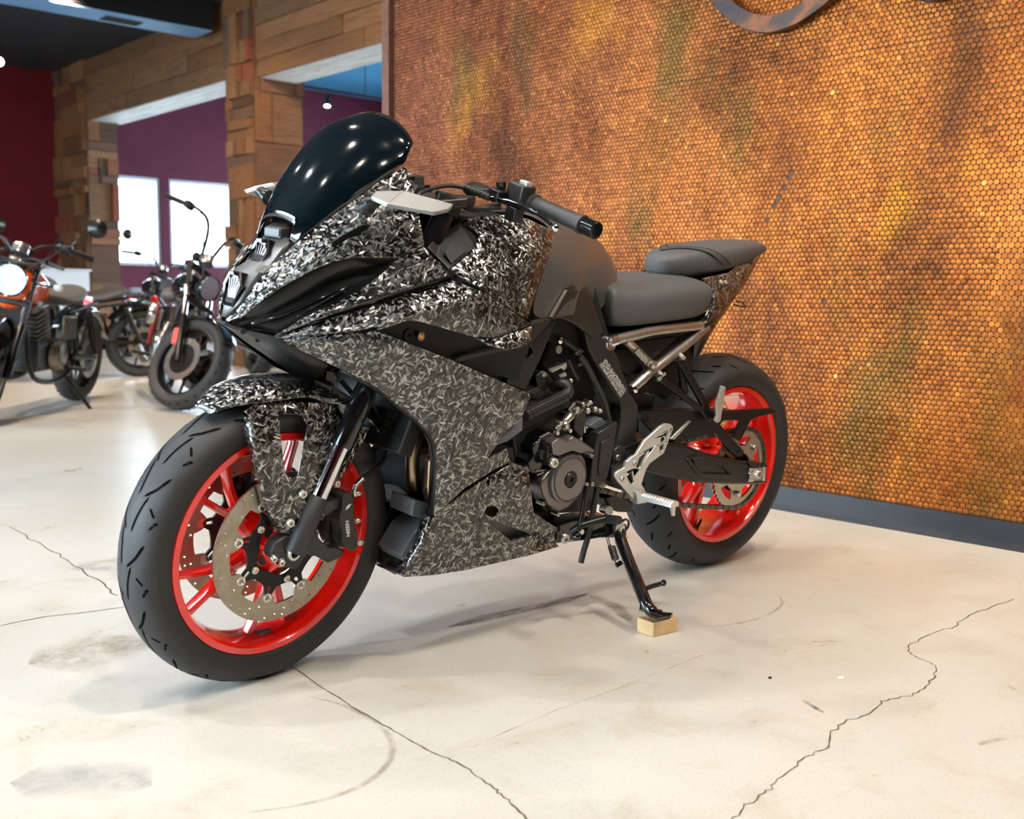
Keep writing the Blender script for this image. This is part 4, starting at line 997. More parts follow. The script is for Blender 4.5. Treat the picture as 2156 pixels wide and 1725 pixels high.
def hexlamp(c, hw_, hh, up):
    c = Vector(c); f = Vector((1, 0, up)).normalized(); u = Vector((0, 1, 0)); v_ = u.cross(f)*-1
    if v_.z < 0: v_ = -v_
    def pts(s_, dz): return [c+f*dz+u*(a*hw_*s_)+v_*(b_*hh*s_) for a, b_ in ((-.62, 1), (.62, 1), (1, .25), (.55, -1), (-.55, -1), (-1, .25))]
    mb = MB(); mb.rings([pts(1.30, -.014), pts(1.30, .0), pts(1.22, .003), pts(1.00, .001), pts(.96, -.012)], True, True, False); hb = mb.build('headlight_frame', 'gloss_black', bike, sm=20)
    MB().rings([pts(1.0, -.005), pts(.6, -.011), pts(.2, -.013)]).build('reflector', 'lamp_reflector', hb, sm=0)
    for a in (-.7, -.35, 0, .35, .7): MB().tube([c+u*(a*hw_)+v_*(hh*.8)+f*-.003, c+u*(a*hw_*.4)+v_*(-hh*.8)+f*-.004], .0016, 6).build('reflector_rib', 'reflector', hb)
    MB().rings([pts(.99, -.003), pts(.99, .0005), pts(.85, .003)]).build('headlight_lens', 'lamp_lens', hb, sm=30)
hexlamp(V('C', 362, 1016, 0)+Vector((.010, 0, -.002)), .0265, .0275, .30); hexlamp(V('C', 186, 1240, 0)+Vector((.010, 0, 0)), .0265, .0262, .22)
# small position lamp above
c = V('C', 482, 838, 0); rows = []
for dx, w_, h0, h1 in ((-.03, .036, -.017, .012), (.002, .036, -.017, .011), (.016, .030, -.017, .004), (.017, .030, -.017, -.003)):
    rows.append([c+Vector((dx, a*w_, b_)) for a, b_ in ((-1, h0), (1, h0), (1, h1*.4), (.7, h1), (-.7, h1), (-1, h1*.4))])
pl = MB().rings(rows).build('position_lamp', 'frame_grey', bike, sm=20, bev=.002)
MB().rings([[c+Vector((dx, a*.027, b_)) for a, b_ in ((-1, -.013), (1, -.013), (1, .0), (-1, .0))] for dx in (.014, .0195)]).build('position_lens', 'pad_grey', pl, sm=0)
# side fairing, upper blade with its step and ridge
T_ = [B(*p) for p in [(577.7, 708.3, .098), (608, 688, .112), (640, 668, .124), (690, 645, .138), (740, 621, .153), (800, 580, .172), (838, 543, .183), (894, 520.5, .190)]]
S1 = [B(*p) for p in [(579, 709, .098), (615, 694, .116), (650, 679, .135), (700, 658, .158), (753, 639, .178), (830, 615, .195), (890, 597, .203), (946, 579, .210)]]
S2 = [B(*p) for p in [(580, 710, .097), (618, 697, .113), (653, 684, .129), (703, 667, .150), (757, 651, .168), (833, 628, .184), (893, 608, .192), (951, 589, .200)]]
R_ = [B(*p) for p in [(582, 712, .098), (630, 706, .128), (680, 702, .158), (740, 697, .186), (797, 686, .208), (880, 661, .228), (955, 634, .240), (1023, 617, .236)]]
up1 = both(loft, 'upper_side_fairing', [T_, S1], FC, th=.004)
both(loft, 'fairing_shadow_step', [S1, S2], 'gloss_black', th=.003, bev=0)  # inset strip's black is the step's shadow, put in as colour
up2 = both(loft, 'upper_side_fairing', [S2, R_], FC, th=.004)
R2_ = [B(*p) for p in [(797, 686, .208), (850, 671, .220), (900, 655, .232), (955, 634, .240), (990, 625, .239), (1023, 617, .236)]]
SL = [B(*p) for p in [(795, 697, .206), (857, 676, .219), (885, 678, .224), (1000, 711, .234), (1040, 712, .238), (1120.7, 684, .222)]]
up3 = both(loft, 'upper_side_fairing', [R2_, SL], FC, th=.004)
wg1 = [B(*p) for p in [(1003, 712, .232), (1040, 713, .236), (1085, 698, .232), (1121, 685, .221)]]; wg2 = [B(*p) for p in [(1030, 724, .250), (1066, 736, .255), (1096, 730, .254), (1118, 721, .245)]]
both(loft, 'winglet', [wg1, wg2], FC, th=.005)
# lower side fairing
O_ = [B(*p) for p in [(579, 709, .097), (690, 704, .158), (795, 698, .204), (880, 731, .215), (958, 762, .222), (1040, 797, .224), (1119.6, 831.5, .222), (1099, 878, .216), (1062, 912, .210), (1029, 962, .204), (1005, 1003, .199), (960, 1046, .192), (915, 1087, .186)]]
I_ = [B(*p) for p in [(580, 711, .095), (625, 734, .118), (670, 756, .140), (725, 781, .158), (780, 808, .170), (815, 834, .178), (847, 862, .184), (880, 888, .188), (903, 911, .190), (915, 935, .191), (919, 970, .191), (917, 1030, .189), (914, 1086, .185)]]
lf = both(loft, 'lower_side_fairing', [O_, bulge(O_, I_, .004), I_], FC, th=.004)
patch('lower_fairing_tail', z3('E', [(742, 900, .203), (858, 848, .203), (866, 905, .203), (878, 928, .203), (790, 972, .2), (600, 1092, .19)]), [], FC, .004)
MB().plate(xz(zv('E', [(385, 1295), (560, 1090), (740, 880), (880, 840), (900, 960), (700, 1120), (480, 1300)], .16)), [], -.16, .165).build('fairing_backing', 'deep_black', bike, sm=0)
# rolled front edge of the lower fairing
I2 = [p+Vector((-.010, -.030, -.004)) for p in I_[3:]]
both(loft, 'fairing_lip', [I_[3:], I2], 'satin_black', th=.003, bev=0)
# belly pan with its round hole and scoop
pv_ = lambda x, y: .2005-.000060*(y-950)-.000038*max(0, 700-x)*(1 if x < 700 else 0)
bo = zv('E', [(388, 1284), (480, 1205), (590, 1122), (700, 1050), (800, 988), (890, 937), (945, 955), (990, 990), (1000, 1080), (1022, 1245), (1100, 1300), (1168, 1345), (1150, 1420), (1178, 1462), (1000, 1515), (800, 1562), (600, 1608), (400, 1640), (212, 1652), (250, 1560), (330, 1440)], pv_)
hl = zv('E', [(760+43*math.cos(a), 1240+34*math.sin(a)) for a in [2*PI*i/16 for i in range(16)]], pv_)
sc_ = zv('E', [(725, 1300), (760, 1296), (975, 1372), (1012, 1392), (880, 1424)], pv_)
for s_ in (False, True):
    patch('belly_pan', bo, [hl, sc_], FC, .005, bike, .0015, s_)
    patch('belly_scoop', zv('E', [(700, 1280), (1030, 1370), (1020, 1420), (860, 1450)], lambda x, y: pv_(x, y)-.018-.00005*(x-700)), [], 'bezel_grey', .002, bike, 0, s_)
    patch('belly_hole', zv('E', [(700, 1190), (830, 1190), (830, 1290), (700, 1290)], lambda x, y: pv_(x, y)-.02), [], 'deep_black', .002, bike, 0, s_)
# the raised panel that ends at the crease
cr1 = zv('E', [(745, 1085), (850, 1150), (945, 1210), (1020, 1258), (1160, 1342)], lambda x, y: pv_(x, y)+.011); cr2 = zv('E', [(752, 1106), (850, 1168), (940, 1228), (1020, 1280), (1150, 1352)], lambda x, y: pv_(x, y)+.0015)
cr0 = zv('E', [(760, 1015), (860, 957), (985, 990), (1005, 1100), (1022, 1245)], lambda x, y: pv_(x, y)+.0035)
both(loft, 'belly_crease', [cr0, cr1, cr2], FC, th=.002, bev=.0008)
bt1 = zv('E', [(212, 1652), (400, 1640), (600, 1608), (800, 1562), (1000, 1515), (1178, 1462)], pv_); bt2 = [p+Vector((0, -.10, -.006)) for p in bt1]
both(loft, 'belly_floor', [bt1, bt2], 'bezel_grey', th=.003, bev=0)
bf1 = zv('E', [(212, 1652), (250, 1560), (330, 1440), (388, 1284)], pv_); bf2 = [p+Vector((-.006, -.035, 0)) for p in bf1]
both(loft, 'belly_front_edge', [bf1, bf2], FC, th=.003, bev=0)
# black undertray and ducts ahead of the belly pan
for s_ in (False, True):
    for k_, (pts, v0, v1) in enumerate([([(255, 1270), (272, 1165), (390, 1202), (385, 1292)], .125, .045), ([(188, 1516), (282, 1362), (392, 1275), (320, 1450), (215, 1560)], .125, .040)]):
        P2 = zv('E', pts, v0); MB().plate(xz(P2), [], v1, v0).build('lower_duct', 'pad_grey' if not s_ else 'matt_black', bike, bev=.003, mirror=s_)  # left ducts greyer than black: daylight on their front faces put in as colour
    P2 = zv('E', [(215, 1645), (190, 1520), (220, 1560), (330, 1445), (390, 1290), (420, 1290), (420, 1640)], .11); MB().plate(xz(P2), [], .0, .11).build('undertray', 'matt_black', bike, bev=.003, mirror=s_)
P2 = zv('E', [(160, 1640), (20, 1540), (60, 1350), (150, 1180), (300, 1280), (300, 1560)], .03); MB().plate(xz(P2), [], -.10, .03).build('undertray_nose', 'matt_black', bike, bev=.004)
# panel with the indicator inside the slot
pan = [B(*p) for p in [(788, 704, .188), (850, 664, .193), (900, 660, .196), (1125, 700, .186), (1090, 800, .180), (960, 775, .188)]]
for s_ in (False, True): patch('signal_panel', pan, [], 'matt_black', .004, bike, 0, s_)
sp_ = V('D', 400, 1385, .192); MB().lathe(V('D', 405, 1382, .191), YA, [(0, 0), (.0135, 0), (.0135, .003), (0, .003)], 20).build('signal_pad', 'satin_black', bike)
sg = MB().lathe(V('D', 480, 1386, .193), YA, [(0, 0), (.0078, 0), (.0082, .010), (.0070, .010), (.0062, .006), (0, .006)], 18).build('turn_signal', 'chrome', bike)
MB().lathe(V('D', 480, 1386, .193)+Vector((0, .006, 0)), YA, [(0, .007), (.004, .006), (.0062, .002), (.0062, 0), (0, 0)], 14).build('signal_lens', 'amber', sg)
bolt(V('D', 415, 1384, .194), .003, 'deep_black', name='signal_hole')
# grey deflector blade under the slot
both(patch, 'deflector', z3('E', [(528, 300, .205), (570, 272, .205), (850, 205, .205), (875, 228, .205), (700, 268, .203), (560, 308, .203)]), [], 'frame_grey', .006)
# under-nose panel
un1 = [B(*p) for p in [(453, 673, .004), (486, 696, .010), (520, 722, .016), (560, 749, .022), (604, 780, .026), (660, 806, .03)]]
un2 = [B(*p) for p in [(470, 681, .016), (500, 690, .035), (540, 701, .060), (578, 711, .092), (625, 736, .116), (690, 770, .142)]]
both(loft, 'nose_underside', [un1, un2], 'satin_black', th=.003, bev=0)
for (px, py) in ((512, 697), (543, 714)):
    MB().lathe(B(px, py, .045), (.3, 1, -.3), [(0, 0), (.006, 0), (.006, .002), (.0045, .003), (.003, .0015), (0, .0015)], 14).build('push_pin', 'matt_black', bike)
# inside of the cowl, so that nothing shows through
for s_ in (False, True):
    mb = MB(); P2 = [(1.50, .78), (1.40, .93), (1.24, 1.05), (1.20, .98), (1.15, .86), (1.13, .62), (1.20, .60), (1.32, .66), (1.45, .72)]
    mb.plate(P2, [], .0, .055).build('inner_cowl', 'deep_black', bike, sm=0, mirror=s_)
# radiator and its shroud
rm = Matrix.Rotation(rad(-20), 3, 'Y')
ra = MB().box((1.185, 0, .60), (.035, .30, .26), rm).build('radiator', 'deep_black', bike, bev=.004)
for i in range(14): MB().box(Vector((1.185, 0, .60))+rm @ Vector((.018, 0, -.12+i*.0185)), (.003, .28, .004), rm).build('radiator_fin', 'engine_black', ra, sm=0)
# exhaust headers
for y in (.060, .018, -.05):
    tubeo('exhaust_header', [V('E', 330, 690, y), V('E', 285, 790, y), V('E', 262, 920, y), V('E', 270, 1060, y), V('E', 300, 1180, y), V('E', 420, 1300, y)], .0155, 'header_gold', n=16)
    tubeo('exhaust_header', [V('E', 330, 890, y+.06), V('E', 420, 910, y+.05)], .009, 'header_gold', n=12) if y > .05 else None
tubeo('exhaust_header', [V('E', 420, 760, .10), V('E', 392, 900, .11), V('E', 375, 1050, .11), V('E', 370, 1180, .10), V('E', 420, 1320, .08)], .0145, 'header_gold', n=16)
# ------------------------------------------------------------------ tank
t0 = z3('D', [(845, 425, .095), (900, 398, .100), (1040, 375, .104), (1190, 366, .108), (1400, 400, .113), (1640, 512, .118)])
t1 = z3('D', [(1000, 538, .135), (1060, 560, .142), (1130, 585, .152), (1225, 630, .166), (1400, 680, .174), (1587, 700, .163)])
t2 = z3('D', [(930, 680, .165), (1000, 735, .174), (1090, 780, .184), (1180, 815, .192), (1340, 890, .192), (1512, 900, .178)])
t3 = z3('D', [(745, 830, .204), (850, 895, .211), (950, 955, .216), (1060, 1022, .218), (1230, 1140, .206), (1400, 1252, .188)])
tc_ = both(loft, 'tank_cover', [t0, t1, t2, t3], FC, th=.004, smooth_ang=22)
bolt(V('D', 1370, 1095, .199), .0058, 'bright_alloy', tc_, (.1, 1, .2), .004, name='tank_bolt')
# grey tank: sections from the cover rearwards
def tanksec(x, zt, pts): return [Vector((x+p[2] if len(p) > 2 else x, p[0], p[1])) for p in pts]
side = [(V('D', 1640, 505, .117)), (V('D', 1587, 700, .162)), (V('D', 1512, 900, .177)), (V('D', 1400, 1252, .187))]
secs = []
front = [Vector((.86, 0, .985)), Vector((.845, .06, .982)), side[0], side[1], side[2], side[3]]
sA = [Vector((.78, 0, .988)), Vector((.775, .055, .985)), Vector((.770, .106, .950)), Vector((.815, .158, .895)), Vector((.845, .174, .845)), Vector((.880, .183, .765))]
sB = [Vector((.69, 0, .978)), Vector((.685, .050, .974)), Vector((.690, .092, .938)), Vector((.745, .148, .872)), Vector((.775, .166, .835)), Vector((.810, .176, .770))]
sC = [Vector((.60, 0, .952)), Vector((.602, .040, .944)), Vector((.622, .070, .902)), Vector((.668, .110, .852)), Vector((.694, .124, .822)), Vector((.725, .132, .775))]
sD = [Vector((.545, 0, .918)), Vector((.548, .036, .908)), Vector((.572, .064, .878)), Vector((.615, .092, .838)), Vector((.640, .102, .813)), Vector((.665, .108, .775))]
sE = [Vector((.520, 0, .870)), Vector((.525, .036, .866)), Vector((.548, .070, .850)), Vector((.590, .095, .825)), Vector((.612, .100, .805)), Vector((.635, .105, .770))]
def fullring(s_): return [Vector((p.x, -p.y, p.z)) for p in reversed(s_[1:])]+s_
tank = MB().rings([fullring(s_) for s_ in (front, sA, sB, sC, sD, sE)], close=False)
me = tank.mesh('fuel_tank', 0); 
if sum(p.normal.z*p.area for p in me.polygons) < 0: me.flip_normals()
bm = bmesh.new(); bm.from_mesh(me); cl = bm.edges.layers.float.get('crease_edge') or bm.edges.layers.float.new('crease_edge'); nB = 2*len(sB)-1
bm.verts.ensure_lookup_table(); kb = {tuple(round(c, 4) for c in p) for p in fullring(sB)}
for e in bm.edges:
    if all(tuple(round(c, 4) for c in v_.co) in kb for v_ in e.verts): e[cl] = .75
bm.to_mesh(me); bm.free()
tk = link('fuel_tank', me, 'tank_grey', bike); sb = tk.modifiers.new('round', 'SUBSURF'); sb.levels = 2; sb.render_levels = 2; smooth(me, 180)
# crease of the knee recess
# airbox opening: black trim in front of the tank
for s_ in (False, True):
    patch('airbox_trim', z3('D', [(740, 825, .190), (640, 720, .150), (560, 640, .14), (700, 470, .09), (840, 415, .09), (1000, 538, .12), (1025, 592, .13)]), [], 'frame_grey', .006, bike, .002, s_)
    patch('airbox_mouth', z3('D', [(760, 780, .185), (700, 680, .16), (760, 590, .15), (860, 600, .15), (900, 660, .16)]), [], 'deep_black', .002, bike, 0, s_)
MB().box((1.02, 0, .93), (.16, .17, .10)).build('airbox', 'matt_black', bike, bev=.02, seg=4)
MB().lathe((.90, 0, .985), (.1, 0, 1), [(0, .004), (.03, .004), (.034, .0), (.034, -.01)], 24).build('fuel_cap', 'satin_black', bike)
# ------------------------------------------------------------------ frame covers (dark grey plastic and painted frame)
both(patch, 'frame_cover', z3('D', [(1560, 1262, .185), (1600, 1215, .186), (1725, 1005, .178), (1760, 1000, .176), (1890, 1000, .158), (1925, 1040, .150), (1955, 1120, .142), (2045, 1365, .142), (1960, 1405, .146), (1800, 1290, .165), (1690, 1240, .175)]), [], 'frame_grey', .012, bev=.003)
both(patch, 'cover_edge', z3('D', [(1590, 1225, .189), (1722, 1002, .181), (1740, 1000, .180), (1612, 1230, .189)]), [], 'silver', .002, bev=0)
both(patch, 'tank_rim_trim', z3('D', [(1725, 985, .176), (1760, 958, .172), (1900, 975, .150), (1945, 1070, .138), (1935, 1105, .140), (1890, 1000, .156), (1760, 1000, .174)]), [], 'frame_grey', .008)
both(patch, 'cover_arm', z3('D', [(1430, 1262, .190), (1600, 1218, .186), (1625, 1232, .184), (1430, 1445, .198), (1440, 1300, .196)]), [], 'frame_grey', .008)
both(patch, 'frame_spar', z3('E', [(820, 180, .150), (1010, 110, .155), (1165, 30, .160), (1130, 130, .160), (1060, 300, .158), (975, 480, .155), (935, 470, .155), (850, 440, .152), (870, 330, .152)]), [[V('E', 985+34*math.cos(a), 240+36*math.sin(a), .156) for a in [2*PI*i/14 for i in range(14)]], z3('E', [(885, 405, .154), (940, 405, .154), (915, 345, .154)])], 'frame_grey', .02, bev=.003)
for s_ in (False, True):
    MB().plate(xz(z3('D', [(1150, 1150, .1), (1500, 800, .1), (1900, 900, .1), (2000, 1250, .1), (2050, 1420, .1), (1800, 1500, .1), (1450, 1400, .1), (1200, 1350, .1)])), [], .02, .118).build('frame_core', 'deep_black', bike, sm=0, mirror=s_)
# ------------------------------------------------------------------ seats
def seat_ring(x, w_, zt, zb, shoulder, sl, fwd=0.0, rnd=.45):
    H = [(0, zt), (w_*.40, zt-.001), (w_*.72, zt-.006), (w_*.92, zt-shoulder*.45), (w_, zt-shoulder), (w_*1.0-sl*.4, (zt-shoulder+zb)/2), (w_-sl, zb)]
    P = [Vector((x+fwd*(y/.15)**2, y, z)) for y, z in H]; bt = [Vector((x+fwd*.4, w_*.3, zb-.004))]
    L_ = [Vector((p.x, -p.y, p.z)) for p in reversed(P[1:])]
    return [Vector((x+fwd*.4, -w_*.3, zb-.004))]+L_+P+bt
st_ = [(.545, .118, .842, .760, .018, .004, .130), (.530, .132, .843, .735, .030, .004, .128), (.500, .140, .836, .728, .040, .002, .120), (.455, .148, .839, .733, .046, .0, .075), (.40, .152, .848, .741, .046, .002, .03), (.345, .152, .856, .747, .046, .006, .0), (.295, .149, .858, .752, .044, .010, -.015), (.262, .140, .855, .765, .036, .016, -.02), (.243, .118, .846, .785, .02, .02, -.02)]
seat = MB().rings([seat_ring(*a) for a in st_]).build('rider_seat', 'seat_vinyl', bike, sm=180)
sb = seat.modifiers.new('round', 'SUBSURF'); sb.levels = 2; sb.render_levels = 2
pl_ = [(.338, .018, .892, .866, .008, .004, .0), (.330, .042, .906, .854, .022, .008, -.004), (.310, .058, .918, .849, .032, .010, -.006), (.27, .074, .929, .850, .036, .010, -.006), (.21, .087, .938, .857, .036, .010, 0), (.14, .092, .947, .868, .034, .010, 0), (.06, .084, .955, .885, .030, .008, 0), (-.03, .064, .961, .908, .026, .006, 0), (-.10, .042, .959, .926, .018, .004, 0), (-.138, .020, .946, .934, .006, .002, 0)]
pil = MB().rings([seat_ring(*a) for a in pl_]).build('pillion_seat', 'seat_vinyl', bike, sm=180)
sb = pil.modifiers.new('round', 'SUBSURF'); sb.levels = 2; sb.render_levels = 2
def pil_pt(x, s_, off):
    """a point on the pillion seat: x along the bike, s_ from -1 to 1 across it"""
    A = [a for a in pl_]; i = 0
    while i < len(A)-2 and A[i+1][0] > x: i += 1
    f = min(1, max(0, (A[i][0]-x)/(A[i][0]-A[i+1][0]))); q = [u+(v_-u)*f for u, v_ in zip(A[i], A[i+1])]
    w_, zt, zb, sh_, sl = q[1], q[2], q[3], q[4], q[5]
    H = [(0, zt), (w_*.40, zt-.001), (w_*.72, zt-.006), (w_*.92, zt-sh_*.45), (w_, zt-sh_), (w_-sl*.4, (zt-sh_+zb)/2)]
    P_ = resample(crom([(0, y, z) for y, z in H], 4), 21); k = abs(s_)*20; i = min(19, int(k)); p = P_[i].lerp(P_[i+1], k-i); d = P_[i+1]-P_[i]; n_ = Vector((0, -d.z, d.y)); n_ = n_.normalized(); n_ = n_ if n_.y >= 0 else -n_
    p = p+n_*off; return Vector((x, p.y*(1 if s_ >= 0 else -1), p.z))
R = []; R2s = []
for i in range(33):
    s_ = -1+2*i/32; xc = .302-.165*abs(s_)**1.25
    a, b_ = pil_pt(xc+.013, s_, .0015), pil_pt(xc-.013, s_, .0015); c, d = pil_pt(xc+.013, s_, -.003), pil_pt(xc-.013, s_, -.003); R.append([c, a, b_, d]); R2s.append((a, b_))
MB().rings(R).build('seat_strap', 'seat_side', pil, sm=40, bev=.0008)
for q in (0, 1): MB().tube([p[q] for p in R2s], .0010, 6).build('strap_seam', 'deep_black', pil)
MB().plate(xz(z3('F', [(380, 735, .1), (700, 665, .1), (1000, 615, .1), (1090, 590, .1), (1110, 690, .1), (1000, 720, .1), (600, 800, .1), (400, 810, .1)])), [], -.115, .115).build('seat_pan', 'deep_black', bike, sm=0)
# ------------------------------------------------------------------ tail
ta = z3('F', [(1472, 150, .026), (1300, 262, .074), (1240, 312, .090), (1055, 352, .106), (1130, 415, .122), (1136, 500, .127), (1075, 612, .128), (1008, 682, .122)])
tb = z3('F', [(1477, 160, .024), (1385, 310, .068), (1300, 440, .098), (1235, 530, .114), (1185, 588, .124), (1130, 640, .130), (1082, 668, .130), (1010, 690, .126)])
both(loft, 'tail_fairing', [ta, bulge(ta, tb, .004), tb], FC, th=.004)
td = z3('F', [(1478, 166, .018), (1392, 335, .040), (1295, 480, .060), (1190, 630, .078), (1100, 770, .084), (1045, 870, .084), (1010, 930, .080), (990, 945, .080)])
both(loft, 'tail_underside', [tb, td], 'satin_black', th=.004)
MB().plate([(-.02, .90), (.10, .845), (.25, .83), (.40, .84), (.42, .80), (.28, .74), (.18, .765), (.05, .83)], [], -.06, .06).build('tail_core', 'deep_black', bike, sm=0)
for y0 in (.0,): tubeo('tail_hook', [V('F', 1275, 535, .03), V('F', 1330, 550, .03), V('F', 1362, 555, .03), V('F', 1340, 520, .03), V('F', 1300, 512, .03)], .0022, 'deep_black', sm=False, n=6)
for (x, y) in ((1185, 378), (1218, 380)): bolt(hit([o for o in bike.children if o.name == 'tail_fairing'][0], 'F', x, y, 0), .006, 'bright_alloy', d=(0, 1, .6), h=.004, name='tail_bolt')
bolt(hit([o for o in bike.children if o.name == 'tail_fairing'][0], 'F', 1300, 320, 0), .0035, 'zinc', d=(0, 1, .6), h=.003, name='tail_bolt')
# ------------------------------------------------------------------ mirrors
def mirror_(s_):
    P = z3('D', [(88, 215, .215), (220, 272, .262), (615, 345, .315), (735, 318, .315), (775, 278, .300), (362, 166, .215), (130, 168, .190)])
    top = [p.copy() for p in P]; bot = [p+Vector((-.004, -.006, -.007)) for p in P]
    def mk(idx, name, m, parent, th=0):
        a = [top[i] for i in idx]; b_ = [bot[i] for i in idx]; return MB().rings([b_, a]).build(name, m, parent, sm=20, bev=.0012, mirror=s_)
    o = mk([0, 1, 5, 6], 'mirror', 'bright_alloy', bike); mk([1, 2, 3, 4, 5], 'mirror_blade', 'mirror_face', o)
    pv = V('D', 60, 310, .185)
    st2 = MB(); st2.tube([pv, pv.lerp(P[0], .5), P[0].lerp(P[5], .35)+Vector((0, 0, -.010))], [.013, .011, .008], 12); st2.build('mirror_stem', 'satin_black', o, sm=50, mirror=s_)
    MB().lathe(pv+Vector((0, -.008, 0)), (.15, 1, .3), [(0, 0), (.016, 0), (.016, .01), (.011, .016), (0, .016)], 20).build('mirror_base', 'satin_black', o, mirror=s_)
    q = MB().lathe(pv+Vector((0, .008, .004)), (.15, 1, .3), [(0, 0), (.005, 0), (.005, .003), (0, .003)], 10).build('mirror_bolt', 'zinc', o, mirror=s_)
mirror_(False); mirror_(True)
# ------------------------------------------------------------------ handlebars
def bars(s_):
    k = dict(mirror=s_)
    g0, g1, ge = V('D', 1470, 285, .215), V('D', 1870, 455, .350), V('D', 1960, 492, .372); d = (g1-g0).normalized()
    bar = MB().tube([V('D', 1120, 200, .115), V('D', 1290, 225, .165), g0, g1], .0112, 12).build('handlebar', 'satin_black', bike, **k)
    MB().tube([g0-d*.012, g0-d*.011, g0, g0+d*.002, g0.lerp(g1, .1), g1-d*.012, g1-d*.010, g1, g1+d*.001], [.015, .021, .021, .0165, .0160, .0168, .0195, .0195, .016], 20).build('grip', 'grip_rubber', bar, sm=30, **k)
    up_ = Vector((0, 0, 1)); sd = d.cross(up_).normalized()
    for q in range(5):
        for r_ in (-1, 1):
            a = g0.lerp(g1, .16+.15*q); b_ = g0.lerp(g1, .29+.15*q); f = lambda p, an: p+(up_*math.cos(an)+sd*math.sin(an)*(-1))*.0166
            MB().tube([f(a, .5+.35*r_), f(a.lerp(b_, .5), .75+.35*r_), f(b_, .5+.35*r_)], .0011, 6).build('grip_rib', 'deep_black', bar, **k)
    MB().tube([g1+d*.002, g1+d*.004, g1+d*.036, g1+d*.038, g1+d*.038, g1+d*.03], [.013, .0178, .0178, .0165, .011, .010], 20).build('bar_end', 'chrome' if False else 'gloss_black', bar, sm=30, **k)
    # switch box
    c = V('D', 1335, 215, .185); fx = d; fz = (up_-fx*up_.dot(fx)).normalized(); fy = fz.cross(fx)
    R3 = Matrix((fx, fy, fz)).transposed()
    sw = MB().box(c+fz*.006, (.050, .040, .044), R3).build('switch_box', 'frame_grey', bar, bev=.006, seg=3, **k)
    MB().box(c+fz*.030+fx*.012-fy*.004, (.022, .020, .012), R3).build('switch_button', 'bright_alloy', sw, bev=.003, **k)
    MB().box(c+fx*.006-fy*-.021+fz*.004, (.030, .006, .009), R3).build('signal_switch', 'matt_black', sw, bev=.002, **k)
    for q in (-.010, -.002, .009): MB().box(c+fx*q-fy*-.0205+fz*.016, (.005, .001, .003), R3).build('switch_mark', 'print_white', sw, sm=0, **k)
    # lever with its perch and ribbed cable sleeve
    lv = [V('D', 1100, 235, .15), V('D', 1230, 262, .19), V('D', 1370, 305, .235), V('D', 1500, 370, .275), V('D', 1600, 450, .312)]
    ll = MB().tube(crom(lv, 5), [.0075]*6+[.0078]*8+[.0062]*4+[.005]*3, 12, flat=.7).build('lever', 'gloss_black', bar, sm=50, **k)
    MB().sphere(V('D', 1632, 478, .322), .0085, 14).build('lever_ball', 'chrome', ll, **k)
    MB().box(V('D', 1150, 205, .155), (.034, .030, .026), R3).build('lever_perch', 'satin_black', bar, bev=.004, **k)
    MB().tube([V('D', 1185, 165, .155), V('D', 1180, 120, .155), V('D', 1178, 92, .155)], [.008, .011, .011], 12).build('adjuster_knob', 'gloss_black', bar, **k)
    MB().box(V('D', 1290, 360, .20), (.03, .028, .03), R3).build('clutch_switch', 'satin_black', bar, bev=.003, **k)
    sl = [V('D', 860, 135, .09).lerp(V('D', 1090, 225, .145), i/14) for i in range(15)]
    MB().tube(sl, [.0092 if i % 2 else .0068 for i in range(15)], 12).build('cable_sleeve', 'hose_rubber', bar, sm=30, **k)
    tubeo('clutch_cable', [V('D', 870, 140, .09), V('D', 740, 125, .085), V('D', 600, 150, .10), V('D', 490, 195, .12), V('D', 470, 300, .12)], .0042, 'hose_rubber', bar, mirror=s_)
    tubeo('switch_cable', [V('D', 1180, 300, .16), V('D', 960, 320, .12), V('D', 850, 290, .10), V('D', 760, 220, .09), V('D', 640, 190, .09)], .0062, 'hose_rubber', bar, mirror=s_)
bars(False); bars(True)
tcl = MB().plate([(1.075, -.13), (1.075, .13), (1.11, .145), (1.175, .12), (1.175, -.12), (1.11, -.145)], [], 0, .02); tcl.v = [(x, z, .985-.18*(x-1.12)+y) for x, y, z in tcl.v]
tcl.build('top_clamp', 'frame_grey', bike, bev=.004)
for s_ in (1, -1): MB().tube([fk(.975, .104*s_), fk(1.003, .104*s_), fk(1.008, .104*s_)], [.0290, .0290, .0250], 24).build('bar_clamp', 'satin_black', bike, mat=SM)
patch('steering_cover', z3('D', [(870, 105, .03), (930, 84, .02), (1000, 90, .03), (1100, 135, .05), (1110, 165, .06), (900, 150, .04)]), [], 'frame_grey', .02, bike, .004)
MB().box((1.20, 0, .985), (.02, .15, .085), Matrix.Rotation(rad(-30), 3, 'Y')).build('dashboard', 'deep_black', bike, bev=.005)
# ------------------------------------------------------------------ engine, frame, swingarm, rear sets, stand
ZN['H'] = (1040, 680, .16234); ZN['J'] = (1080, 880, .1623); ZN['T'] = (1240, 700, .15075)
def ext(name, k, pts, v0, v1, m, bev=.002, holes=(), parent=bike, mirror=False, seg=2, sm=35):
    """block with a side outline traced at v1 and running in to v0"""
    return MB().plate(xz(zv(k, pts, v1)), [xz(zv(k, h, v1)) for h in holes], v0, v1).build(name, m, parent, sm=sm, bev=bev, seg=seg, mirror=mirror)
def ell(cx, cy, rx, ry, n=14, ph=0): return [(cx+rx*math.cos(ph+2*PI*i/n), cy+ry*math.sin(ph+2*PI*i/n)) for i in range(n)]
